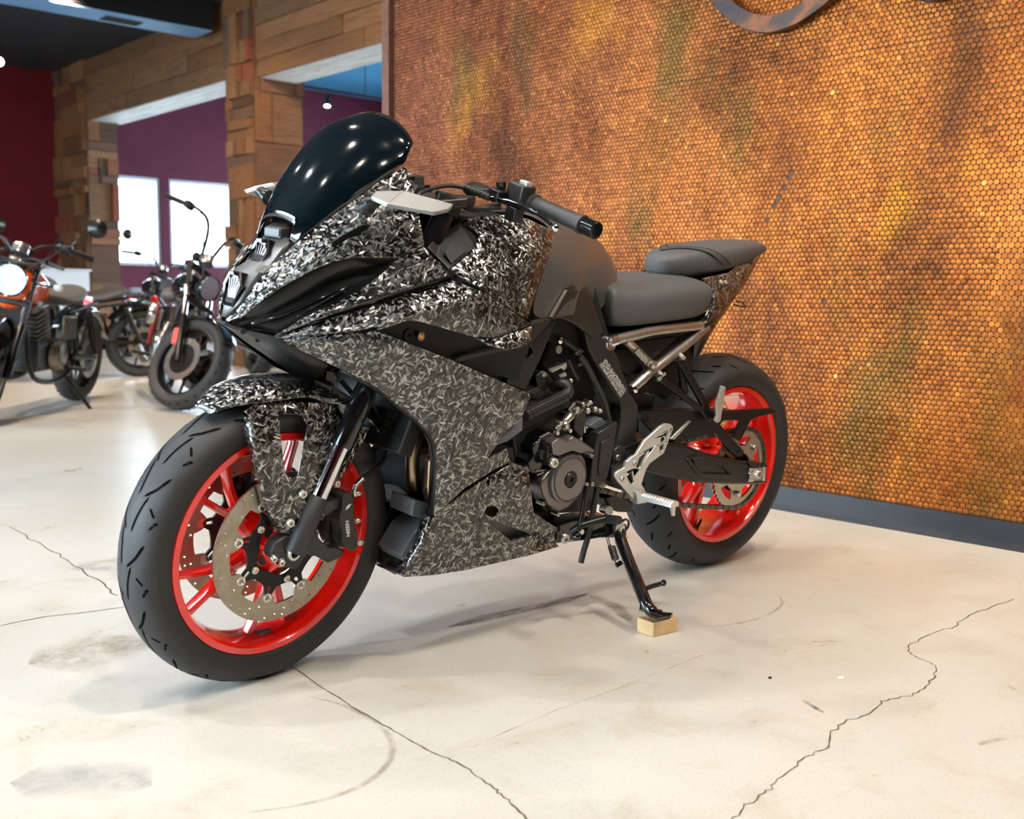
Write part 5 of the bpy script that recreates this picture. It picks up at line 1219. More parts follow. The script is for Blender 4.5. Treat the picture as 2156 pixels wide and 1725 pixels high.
# dark mass of the engine
ext('engine_block', 'E', [(900, 520), (1130, 560), (1290, 640), (1400, 760), (1470, 1010), (1390, 1240), (1120, 1260), (1040, 1180), (900, 900), (870, 700)], -.15, .125, 'engine_black', .01)
ext('cylinder_head', 'E', [(930, 560), (900, 420), (960, 330), (1150, 380), (1240, 520), (1130, 640)], -.14, .105, 'engine_black', .01)
ext('throttle_body', 'E', [(1080, 330), (1160, 90), (1230, 70), (1330, 260), (1420, 480), (1380, 620), (1240, 620)], -.10, .085, 'deep_black', .01)
ext('sump', 'E', [(900, 1230), (1130, 1230), (1200, 1270), (1170, 1350), (1050, 1420), (900, 1400)], -.10, .10, 'engine_black', .01)
for s_ in (False, True):
    ext('inner_shield', 'E', [(480, 230), (700, 180), (1010, 300), (990, 520), (760, 480)], .0, .135, 'deep_black', 0, mirror=s_)
    ext('frame_filler', 'T', [(420, 700), (720, 820), (900, 900), (900, 1100), (700, 1100), (690, 1400), (500, 1300)], .0, .085, 'deep_black', 0, mirror=s_)
# alternator cover
cov = [(372, 880), (380, 815), (470, 700), (550, 640), (600, 555), (690, 480), (790, 440), (900, 470), (948, 560), (968, 700), (952, 830), (905, 950), (850, 1050), (720, 1175), (612, 1224), (560, 1200), (450, 1130), (440, 1080), (392, 1000)]
ac = ext('alternator_cover', 'J', cov, .13, .180, 'engine_cover', .006, seg=3)
cc_ = V('J', 722, 792, .185)
MB().lathe(cc_-Vector((0, .004, 0)), YA, [(0, 0), (.0590, 0), (.0575, .006), (.0530, .0085), (.0515, .0065), (.0500, .0065), (.0490, .0100), (.0300, .0115), (.0205, .0110), (.0195, .0090), (0, .0090)], 48).build('cover_boss', 'engine_cover', ac, sm=30)
MB().lathe(cc_+Vector((0, .004, 0)), YA, [(0, .002), (.005, .002), (.006, .006), (.0165, .007), (.0185, .004), (.0185, 0)], 32).build('cover_plug', 'satin_black', ac, sm=30)
up = ext('cover_block', 'J', [(530, 480), (508, 330), (600, 262), (690, 290), (745, 285), (790, 235), (815, 255), (905, 300), (1062, 415), (1045, 458), (960, 440), (900, 470), (780, 430), (650, 480), (590, 500)], .13, .190, 'engine_cover', .006, seg=3)
for x, y in ((512, 578),): bolt(V('J', x, y, .188), .0125, 'zinc', ac, YA, .009, name='cover_bolt')
for x, y in ((940, 470), (365, 425), (320, 820), (318, 1085), (510, 1225), (950, 835)): bolt(V('J', x, y, .150), .0055, 'zinc', ac, YA, .022, name='cover_bolt')
ext('crankcase', 'J', [(195, 580), (275, 480), (250, 385), (340, 262), (470, 185), (560, 215), (610, 250), (560, 480), (560, 640), (400, 690), (320, 740), (250, 720), (210, 650)], .06, .165, 'gloss_black', .006)
ext('crankcase_rib', 'J', [(440, 520), (470, 360), (485, 380), (530, 480), (570, 520), (600, 480), (700, 450), (600, 560), (480, 640)], .15, .182, 'frame_grey', .004)
for a, b_ in (((300, 690), (470, 675)), ((320, 745), (395, 705)), ((350, 255), (470, 190)), ((310, 350), (350, 270))):
    MB().tube([V('J', *a, .168), V('J', *b_, .168)], .0022, 8).build('case_edge', 'silver', ac)
for x, y in ((350, 470), (460, 430)): MB().lathe(V('J', x, y, .160), YA, [(0, 0), (.011, 0), (.011, .012), (.008, .014), (0, .014)], 16).build('case_boss', 'engine_black', ac)
# silver thermostat housing and pipes above the cover
tubeo('thermostat', [V('H', 800, 1390, .15), V('H', 900, 1300, .155), V('H', 1000, 1200, .155), V('H', 1085, 1120, .15)], [.008]*7+[.0105]*6+[.008]*6, 'cast_silver', n=14)
th_ = MB().sphere(V('H', 925, 1340, .160), .013, 14, (1, .8, 1)).build('thermostat_housing', 'cast_silver', bike)
for x, y in ((860, 1300), (935, 1345), (985, 1400), (1070, 1150), (820, 1430)): MB().lathe(V('H', x, y, .172), YA, [(0, -.01), (.005, -.01), (.005, .003), (0, .003)], 10).build('housing_bolt', 'zinc', th_)
ext('clutch_arm', 'H', [(1060, 1240), (1150, 1120), (1200, 1100), (1190, 1330), (1160, 1500), (1110, 1480), (1040, 1380)], .12, .16, 'frame_grey', .004)
for a, b_ in (((1110, 1430), (1130, 1520)), ((1160, 1290), (1175, 1420)), ((1200, 1080), (1240, 1030)), ((970, 1140), (1045, 1040)), ((720, 610), (880, 560)), ((740, 630), (930, 530)), ((840, 700), (920, 665))):
    MB().tube([V('H', *a, .14), V('H', *b_, .14)], .0042, 8).build('linkage', 'silver', bike)
for x, y, r in ((1245, 1035, .006), (1215, 1140, .008), (1310, 1120, .007), (1370, 1140, .007), (1210, 1340, .008), (1150, 1060, .007), (990, 750, .006), (905, 670, .006), (900, 570, .008)):
    MB().lathe(V('H', x, y, .13), YA, [(0, -.02), (r, -.02), (r, .003), (r*.6, .006), (0, .006)], 12).build('fitting', 'zinc', bike)
# coolant hose
hs = tubeo('coolant_hose', z3('H', [(400, 1200, .170), (560, 1120, .168), (720, 1040, .165), (870, 970, .162), (955, 900, .158), (935, 820, .150), (860, 795, .14), (760, 840, .12)]), .0135, 'hose_rubber', n=18)
for q in (-.6, -.2, .2, .6):
    P_ = crom(z3('H', [(430, 1185, .170), (560, 1120, .168), (720, 1040, .165), (870, 970, .162), (955, 900, .158), (935, 820, .150), (860, 795, .14)]), 6)
    R = []
    for i, p in enumerate(P_):
        d = (P_[min(i+1, len(P_)-1)]-P_[max(i-1, 0)]).normalized(); s_ = d.cross(Vector((0, 1, 0))).normalized(); s_ = s_ if s_.z > 0 or i > 20 else -s_
        R.append(p+(Vector((0, 1, 0))*math.cos(q+.45)+s_*math.sin(q+.45))*.0137)
    MB().tube(R, .0009, 6).build('hose_rib', 'frame_grey', hs)
ext('hose_bracket', 'H', [(430, 905), (560, 835), (625, 870), (500, 945)], .13, .15, 'frame_grey', .002)
ext('sensor', 'H', [(545, 690), (600, 640), (680, 680), (690, 880), (570, 900)], .10, .135, 'satin_black', .003)
MB().lathe(V('H', 635, 675, .13), (0, .5, 1), [(0, 0), (.009, 0), (.009, .006), (0, .008)], 12).build('sensor_nut', 'zinc', bike)
ext('lower_deflector', 'H', [(0, 1602), (60, 1520), (150, 1420), (378, 1225), (376, 1392), (170, 1545)], .185, .196, 'pad_grey', .002)
ext('deflector_strut', 'H', [(376, 1225), (470, 1195), (1000, 1000), (980, 1090), (480, 1350), (376, 1392)], .10, .140, 'matt_black', .003)
MB().lathe(V('H', 845, 225, .13), YA, [(0, 0), (.008, 0), (.008, .006), (.004, .008), (0, .008)], 14).build('linkage_end', 'chrome', bike)
MB().lathe(V('H', 830, 345, .135), YA, [(0, 0), (.0095, 0), (.0095, .004), (0, .004)], 16).build('tag', 'cast_silver', bike)
for pts, r in (([(900, 230), (1000, 300), (1070, 370)], .006), ([(1100, 420), (1200, 560), (1300, 760), (1400, 960), (1460, 1150), (1490, 1330)], .0085), ([(1290, 840), (1340, 930), (1400, 1080), (1450, 1290)], .003), ([(960, 480), (1010, 600), (1090, 740)], .0045), ([(1080, 560), (1200, 500)], .005)):
    tubeo('cable', [V('H', x, y, .135) for x, y in pts], r, 'hose_rubber')
ext('cable_clip', 'H', [(1055, 410), (1130, 340), (1175, 370), (1100, 440)], .12, .145, 'frame_grey', .002)
# ------------------------------------------------------------------ main frame with the identification plate
spar = [(-60, -30), (40, 40), (150, 30), (330, 180), (470, 540), (575, 840), (690, 1010), (690, 1290), (650, 1500), (640, 1690), (330, 1700), (380, 1550), (452, 1200), (462, 1080), (440, 970), (110, 455), (0, 240)]
both(ext, 'main_frame', 'T', spar, .10, .146, 'frame_grey', .004)
both(ext, 'pivot_plate', 'J', [(1310, 425), (1400, 350), (1570, 440), (1540, 530), (1440, 640), (1335, 760), (1300, 640)], .10, .156, 'frame_grey', .005)
pb2 = MB().lathe(V('J', 1350, 515, .150), YA, [(0, 0), (.0145, 0), (.0145, .004), (0, .004)], 20).build('pivot_washer', 'deep_black', bike)
bolt(V('J', 1350, 515, .153), .0088, 'zinc', pb2, YA, .006, name='pivot_bolt')
def plate_mat():
    m, t, b = nt('id_plate'); co = coords(t, (1, 1, 1), (0, 0, 0), 'UV')
    w = N(t, 'TexBrick', i_Scale=1.0); w.inputs['Color1'].default_value = (.012, .012, .012, 1); w.inputs['Color2'].default_value = (.012, .012, .012, 1); w.inputs['Mortar'].default_value = (.62, .61, .58, 1)
    w.inputs['Brick Width'].default_value = .016; w.inputs['Row Height'].default_value = .11; w.inputs['Mortar Size'].default_value = .0035; L(t, co, w.inputs['Vector'])
    n = N(t, 'TexNoise', i_Scale=26.0, i_Detail=1.0); L(t, coords(t, (1.6, .25, 1), (0, 0, 0), 'UV'), n.inputs['Vector'])
    k = math_(t, 'GREATER_THAN', n.outputs[0], .47)
    sx = N(t, 'SeparateXYZ'); L(t, co, sx.inputs[0])
    rows = N(t, 'Math', operation='FRACT'); L(t, math_(t, 'MULTIPLY', sx.outputs[1], 9.0), rows.inputs[0])
    k = math_(t, 'MULTIPLY', k, math_(t, 'GREATER_THAN', rows.outputs[0], .28))
    edge = math_(t, 'MULTIPLY', math_(t, 'MULTIPLY', math_(t, 'GREATER_THAN', sx.outputs[0], .05), math_(t, 'LESS_THAN', sx.outputs[0], .95)), math_(t, 'MULTIPLY', math_(t, 'GREATER_THAN', sx.outputs[1], .10), math_(t, 'LESS_THAN', sx.outputs[1], .92)))
    k = math_(t, 'MULTIPLY', k, edge)
    L(t, mix(t, k, (.012, .012, .012), (.58, .57, .54)), b.inputs['Base Color']); b.inputs['Roughness'].default_value = .4
plate_mat()
def quad_uv(name, P, m, parent):
    me = bpy.data.meshes.new(name); P = [Vector(p) for p in P]; n = (P[1]-P[0]).cross(P[3]-P[0]).normalized(); n = n if n.y > 0 else -n
    me.from_pydata([tuple(p) for p in P]+[tuple(p-n*.0008) for p in P], [], [(0, 1, 2, 3), (7, 6, 5, 4), (0, 4, 5, 1), (1, 5, 6, 2), (2, 6, 7, 3), (3, 7, 4, 0)])
    uv = me.uv_layers.new(); U = [(0, 0), (1, 0), (1, 1), (0, 1)]
    for p in me.polygons:
        for li in p.loop_indices: uv.data[li].uv = U[me.loops[li].vertex_index % 4]
    return link(name, me, m, parent)
mf = [o for o in bike.children if o.name == 'main_frame'][0]
quad_uv('identification_plate', [V('T', 110, 440, .1472), V('T', 445, 952, .1472), V('T', 555, 820, .1472), V('T', 232, 330, .1472)], 'id_plate', mf)
# ------------------------------------------------------------------ subframe tubes
for s_ in (False, True):
    a = tubeo('subframe_tube', z3('F', [(380, 800, .138), (470, 778, .138), (580, 752, .138), (700, 722, .136), (850, 702, .130), (1045, 680, .122)]), .0128, 'cast_silver', mirror=s_, n=16)
    b2 = tubeo('subframe_tube', z3('F', [(560, 1128, .140), (650, 1045, .138), (750, 965, .136), (860, 880, .130), (960, 800, .122), (1085, 690, .112)]), .0128, 'cast_silver', mirror=s_, n=16)
    c2 = tubeo('subframe_brace', z3('F', [(525, 785, .138), (610, 870, .138), (705, 960, .137)]), .0112, 'cast_silver', mirror=s_, n=14)
    MB().lathe(V('F', 380, 800, .128), YA, [(0, 0), (.0185, 0), (.0185, .018), (.016, .022), (.008, .022), (.008, .018), (0, .018)], 24).build('subframe_bolt', 'chrome', a, mirror=s_)
    MB().tube([V('F', 395, 797, .138), V('F', 450, 783, .138)], [.0165, .0150], 18).build('tube_collar', 'chrome', a, mirror=s_)
    MB().lathe(V('F', 570, 1125, .142), YA, [(0, 0), (.0085, 0), (.0085, .012), (.004, .014), (0, .014)], 18).build('subframe_bolt', 'chrome', b2, mirror=s_)
    MB().tube([V('F', 560, 1128, .140), V('F', 640, 1054, .139)], [.0120, .0140], 16).build('tube_collar', 'cast_silver', b2, mirror=s_)
    MB().lathe(V('F', 710, 955, .146), YA, [(0, 0), (.0105, 0), (.0105, .006), (.005, .008), (0, .008)], 18).build('brace_bolt', 'silver', c2, mirror=s_)
    MB().lathe(V('F', 1040, 682, .128), YA, [(0, 0), (.008, 0), (.008, .006), (0, .008)], 18).build('subframe_bolt', 'silver', a, mirror=s_)
    if not s_:
        quad_uv('brace_label', [V('T', 620, 280, .1495), V('T', 790, 465, .1495), V('T', 862, 385, .1495), V('T', 690, 205, .1495)], 'id_plate', c2)
both(ext, 'battery_cover', 'T', [(330, 262), (480, 205), (782, 485), (740, 560), (600, 605), (575, 625), (470, 548)], .06, .118, 'satin_black', .004)
both(ext, 'side_cover', 'T', [(620, 150), (700, 130), (1180, 55), (1260, 60), (905, 368), (840, 330)], .06, .118, 'satin_black', .004)
both(ext, 'rear_inner_panel', 'T', [(180, 60), (800, -30), (1500, -60), (1420, 60), (960, 560), (600, 800), (500, 700)], .03, .100, 'deep_black', .004)
both(ext, 'rear_hugger', 'T', [(560, 800), (960, 560), (1240, 330), (1400, 130), (1580, 90), (1500, 240), (1425, 470), (1300, 560), (1230, 800), (1080, 950), (960, 865), (720, 840), (660, 1000), (560, 960)], .04, .088, 'matt_black', .006)
both(ext, 'hugger_flap', 'T', [(705, 1022), (925, 1005), (880, 1100), (710, 1112)], .06, .085, 'frame_grey', .003)
# pillion hangers and foot rests
for s_ in (False, True):
    h = ext('pillion_hanger', 'T', [(935, 615), (1000, 590), (1040, 620), (1620, 1060), (1705, 1250), (1640, 1235), (1590, 1130), (960, 660)], .150, .162, 'satin_black', .002, mirror=s_)
    ext('pillion_hanger_strut', 'T', [(1235, 400), (1300, 380), (1350, 390), (1650, 945), (1700, 1060), (1700, 1240), (1620, 1180), (1590, 1020), (1560, 965), (1290, 480)], .150, .162, 'satin_black', .002, mirror=s_)
    ext('pillion_hanger_rib', 'T', [(1265, 470), (1340, 450), (1395, 850), (1380, 870), (1300, 790)], .146, .154, 'satin_black', .002, mirror=s_)
    for x, y in ((990, 590), (1300, 360)): MB().tube([V('T', x-40, y-50, .140), V('T', x+20, y+20, .156)], .008, 10).build('hanger_boss', 'cast_silver', h, mirror=s_)
    for x, y in ((1035, 595), (1310, 362), (980, 655)): MB().tube([V('T', x-26, y+16, .164), V('T', x+26, y-18, .164)], .0042, 8).build('hanger_bolt', 'zinc', h, mirror=s_)
    pg = [(1862, 770), (1885, 750), (1912, 765), (1912, 800), (1850, 1180), (1840, 1240), (1800, 1265), (1765, 1230), (1790, 1170), (1780, 1060)]
    teeth = []
    for i in range(13): f = i/12; teeth += [(1778+(1862-1778)*f, 1060-(1060-780)*f), (1760+(1850-1760)*(f+.04), 1040-(1060-780)*(f+.04))]
    p_ = ext('pillion_peg', 'T', [(1912, 765), (1912, 800), (1850, 1180), (1840, 1240), (1800, 1265), (1765, 1230), (1790, 1170)]+teeth+[(1885, 750)], .180, .188, 'bright_alloy', .001, mirror=s_)
    MB().lathe(V('T', 1720, 1150, .162), YA, [(0, 0), (.010, 0), (.010, .022), (.006, .024), (.006, .02), (0, .02)], 16).build('peg_pivot', 'gloss_black', p_, mirror=s_)
# ------------------------------------------------------------------ swingarm, chain guards
sw_ = [(640, 480), (760, 440), (900, 455), (1030, 470), (1120, 508), (1300, 556), (1420, 580), (1525, 585), (1532, 610), (1525, 700), (1500, 716), (1300, 716), (1100, 706), (900, 672), (780, 640), (640, 620)]
for s_ in (False, True):
    sa = ext('swingarm', 'K', sw_, .118, .158, 'satin_black', .007, mirror=s_, seg=3)
    ext('swingarm_emboss', 'K', [(1030, 560), (1060, 536), (1110, 530), (1250, 578), (1340, 668), (1310, 675), (1120, 668), (1085, 640)], .150, .163, 'satin_black', .004, holes=[[(1075, 560), (1115, 550), (1235, 592), (1290, 645), (1130, 640), (1105, 622)]], parent=sa, mirror=s_)
    ext('swingarm_edge', 'K', [(1420, 580), (1525, 583), (1540, 600), (1530, 612), (1430, 600)], .155, .166, 'satin_black', .002, parent=sa, mirror=s_)
    ext('axle_slot', 'K', [(1415, 610), (1530, 605), (1525, 700), (1410, 698)], .150, .160, 'deep_black', .001, parent=sa, mirror=s_)
    ab = ext('axle_block', 'K', [(1428, 612), (1500, 606), (1496, 690), (1425, 695)], .156, .165, 'cast_silver', .002, parent=sa, mirror=s_)
    ext('axle_end_plate', 'K', [(1508, 606), (1524, 606), (1520, 692), (1504, 694)], .150, .168, 'silver', .001, parent=sa, mirror=s_)
    MB().lathe(V('K', 1464, 648, .164), YA, [(.006, 0), (.007, .012), (.0125, .012), (.0140, .009), (.0150, 0)], 24).build('rear_axle_nut', 'zinc', sa, mirror=s_)
    for yy in (640, 690): MB().tube([V('K', 1408, yy, .162), V('K', 1440, yy, .162)], .0038, 8).build('adjuster_bolt', 'chrome', sa, mirror=s_)
MB().box((.42, 0, .40), (.10, .26, .07)).build('swingarm_bridge', 'satin_black', bike, bev=.01)
guard = [(160, 498), (700, 490), (940, 478), (1160, 468), (1195, 480), (1200, 504), (1060, 535), (1010, 560), (930, 720), (880, 690), (935, 570), (900, 560), (800, 562), (780, 590), (960, 790), (950, 830), (900, 838), (870, 810), (740, 660), (600, 688), (520, 712), (420, 712), (320, 690), (180, 560)]
cg = ext('chain_guard', 'M', guard, .130, .140, 'satin_black', .002)
ext('guard_strip', 'M', [(400, 700), (540, 560), (562, 562), (430, 706)], .139, .143, 'silver', .001, parent=cg)
ext('guard_top', 'M', [(180, 492), (900, 486), (900, 500), (180, 506)], .10, .142, 'satin_black', .001, parent=cg)
for x, y in ((510, 672), (905, 790)): bolt(V('M', x, y, .139), .005, 'satin_black', cg, YA, .004, name='guard_bolt')
# ------------------------------------------------------------------ left rear set and gear linkage
rs = [(900, 333), (935, 338), (946, 352), (944, 372), (888, 520), (800, 585), (778, 620), (748, 712), (768, 745), (772, 815), (768, 832), (722, 840), (690, 800), (600, 700), (582, 672), (582, 650), (600, 632), (640, 612), (652, 572), (690, 540), (712, 530), (768, 440), (865, 352)]
rh = [[(884, 400), (920, 374), (908, 420)], [(868, 432), (885, 412), (900, 438), (868, 455)], [(862, 478), (892, 458), (880, 505), (866, 512)], [(714, 600), (735, 550), (790, 500), (770, 545), (740, 610), (724, 618)], [(655, 668), (688, 632), (702, 705), (684, 716)]]
for s_ in (False, True):
    rp = ext('rear_set', 'K', rs, .176, .186, 'bright_alloy', .0025, holes=rh, mirror=s_)
    ext('rear_set_rib', 'K', [(745, 600), (835, 470), (850, 470), (765, 612)], .184, .1885, 'bright_alloy', .001, parent=rp, mirror=s_)
    for x, y in ((622, 676), (700, 578), (742, 770)): bolt(V('K', x, y, .186), .0072, 'silver', rp, YA, .006, name='rear_set_bolt') if not s_ else None
    ext('rear_set_mount', 'K', [(560, 600), (700, 560), (720, 700), (640, 760), (560, 700)], .12, .176, 'satin_black', .004, mirror=s_)
    a0, a1 = V('K', 745, 785, .190), V('K', 955, 842, .282)
    pgm = MB(); R = []
    for i in range(25):
        f = i/24; p = a0.lerp(a1, f); t_ = .0135-.002*f; rg = .0016 if i % 2 else 0
        R.append([p+Vector((dx, 0, dz)) for dx, dz in ((-t_*1.3, -.006), (t_*1.3, -.006), (t_*1.3, .004+rg), (t_*.6, .008+rg), (-t_*.6, .008+rg), (-t_*1.3, .004+rg))])
    fp = pgm.rings(R).build('foot_peg', 'bright_alloy', bike, sm=20, mirror=s_)
    MB().tube([V('K', 940, 850, .276), V('K', 942, 885, .276), V('K', 943, 908, .276)], [.008, .006, .005], 12).build('peg_feeler', 'bright_alloy', fp, mirror=s_)
    ext('peg_bracket', 'K', [(715, 760), (770, 748), (790, 790), (780, 832), (725, 838)], .170, .200, 'bright_alloy', .003, parent=fp, mirror=s_)
ext('sprocket_cover', 'J', [(1110, 195), (1352, 50), (1362, 75), (1325, 330), (1275, 590), (1240, 765), (1105, 905), (1030, 892), (1005, 840), (1055, 420)], .12, .170, 'frame_grey', .005)
ext('cover_panel', 'J', [(1150, 320), (1290, 240), (1230, 640), (1130, 760), (1110, 700)], .168, .174, 'frame_grey', .003)
ext('cover_flap', 'J', [(980, 110), (1060, 50), (1160, 0), (1240, 100), (1120, 180)], .10, .150, 'pad_grey', .002)
tubeo('gear_rod', [V('J', 855, 1450, .19), V('J', 905, 1200, .185), V('J', 955, 880, .18)], .0065, 'satin_black')
MB().tube([V('J', 948, 905, .18), V('J', 958, 840, .18)], .0050, 8).build('rod_end', 'zinc', bike)
sh = tubeo('gear_lever', [V('J', 760, 1480, .175), V('J', 880, 1400, .19), V('J', 1040, 1350, .20), V('J', 1190, 1310, .21)], .0085, 'satin_black')
MB().tube([V('J', 1195, 1305, .20), V('J', 1375, 1330, .255)], .0105, 14).build('lever_rubber', 'hose_rubber', sh)
MB().sphere(V('J', 825, 1540, .185), .011, 12).build('lever_joint', 'gloss_black', sh)
MB().lathe(V('J', 855, 1465, .185), YA, [(0, 0), (.0065, 0), (.0065, .012), (0, .012)], 12).build('lever_nut', 'zinc', sh)
ext('stand_bracket', 'J', [(570, 1400), (760, 1340), (1000, 1300), (1280, 1290), (1420, 1350), (1440, 1470), (1310, 1560), (1130, 1560), (960, 1590), (570, 1632)], .09, .150, 'gloss_black', .005)
bolt(V('J', 662, 1560, .150), .0135, 'zinc', h=.008, name='bracket_bolt')
MB().tube([V('J', 1170, 1180, .13), V('J', 1250, 1205, .165)], [.012, .011], 14).build('stand_bolt', 'zinc', bike)
for pts, r in (([(1095, 900), (1050, 1150), (1010, 1380), (960, 1590), (920, 1720), (880, 1880)], .0075), ([(930, 1100), (940, 1200), (1000, 1270)], .0022)):
    tubeo('drain_hose', [V('J', x, y, .160) for x, y in pts], r, 'hose_rubber')
ext('lower_linkage', 'K', [(520, 800), (600, 760), (700, 830), (690, 890), (600, 890), (540, 860)], .06, .12, 'engine_black', .006)
# ------------------------------------------------------------------ side stand
fw_ = lambda x, y, v: V('N', x, y, v)
sd = tubeo('side_stand', [fw_(885, 330, .165), fw_(900, 440, .180), fw_(975, 640, .222), fw_(1090, 920, .282), fw_(1180, 1140, .328), fw_(1235, 1260, .352), fw_(1300, 1325, .366), fw_(1380, 1350, .374)], [.014]*6+[.0155]*6+[.0150]*25+[.012]*6, 'gloss_black', n=18)
ft_ = [fw_(1235, 1340, .372), fw_(1330, 1318, .366), fw_(1535, 1335, .372), fw_(1505, 1372, .384), fw_(1350, 1388, .386)]
MB().rings([[p+Vector((0, 0, -.004)) for p in ft_], [p+Vector((0, 0, .002)) for p in ft_]]).build('stand_foot', 'gloss_black', sd, sm=20, bev=.001)
MB().tube([fw_(1180, 1040, .312), fw_(1300, 1000, .330), fw_(1420, 965, .345)], .0058, 12).build('stand_tang', 'gloss_black', sd)
MB().sphere(fw_(1420, 965, .345), .0078, 12).build('tang_knob', 'gloss_black', sd)
MB().tube([fw_(1170, 1220, .338), fw_(1160, 1300, .345)], .007, 10).build('stand_stop', 'gloss_black', sd)
MB().lathe(fw_(880, 285, .165), (0, 1, -.2), [(0, 0), (.016, 0), (.016, .004), (.010, .006), (.010, .012), (0, .012)], 16).build('stand_pivot', 'zinc', sd)
ext('stand_fork', 'N', [(820, 260), (900, 220), (980, 260), (975, 400), (900, 420), (840, 400)], .150, .166, 'gloss_black', .004, parent=sd)
MB().lathe(fw_(945, 260, .168), YA, [(.012, 0), (.017, 0), (.017, .004), (.012, .004)], 20, close=True).build('stand_ring', 'gloss_black', sd)
sp0, sp1 = fw_(790, 520, .19), fw_(840, 680, .215); ds = (sp1-sp0); ax_ = ds.normalized(); u_ = ax_.orthogonal().normalized(); w_ = ax_.cross(u_)
hp = [sp0+ds*(i/96)+(u_*math.cos(i*2*PI/12)+w_*math.sin(i*2*PI/12))*.0082 for i in range(97)]
spg = MB().tube(hp, .0017, 6).build('stand_spring', 'deep_black', sd)
for q in (730, 752): MB().tube([fw_(q, 420, .17), fw_(q+25, 520, .19)], .0013, 6).build('spring_hook', 'deep_black', sd)
MB().tube([fw_(830, 690, .215), fw_(850, 750, .23)], .0013, 6).build('spring_hook', 'deep_black', sd)
MB().tube([fw_(850, 755, .232), fw_(910, 715, .235)], .006, 10).build('spring_post', 'gloss_black', sd)
# ------------------------------------------------------------------ the wood offcut under the stand
b0, b1, b2_ = G(1341, 1330), G(1375, 1343), G(1427, 1330); e1, e2 = (b0-b1), (b2_-b1); e1.z = e2.z = 0
mb = MB(); hh = .0345
base = [b1, b1+e1, b1+e1+e2, b1+e2]
mb.rings([[Vector((p.x, p.y, 0)) for p in base], [Vector((p.x, p.y, hh)) for p in base]])
ctr = Vector(((b1+e1*.5+e2*.5).x, (b1+e1*.5+e2*.5).y, 0)); mb.v = [tuple(Vector(p)-ctr) for p in mb.v]
wb = mb.build('wood_offcut', 'wood_offcut', None, sm=20, bev=.0015, label='small pale wood offcut on the floor under the side stand foot', cat='wood block'); wb.location = ctr
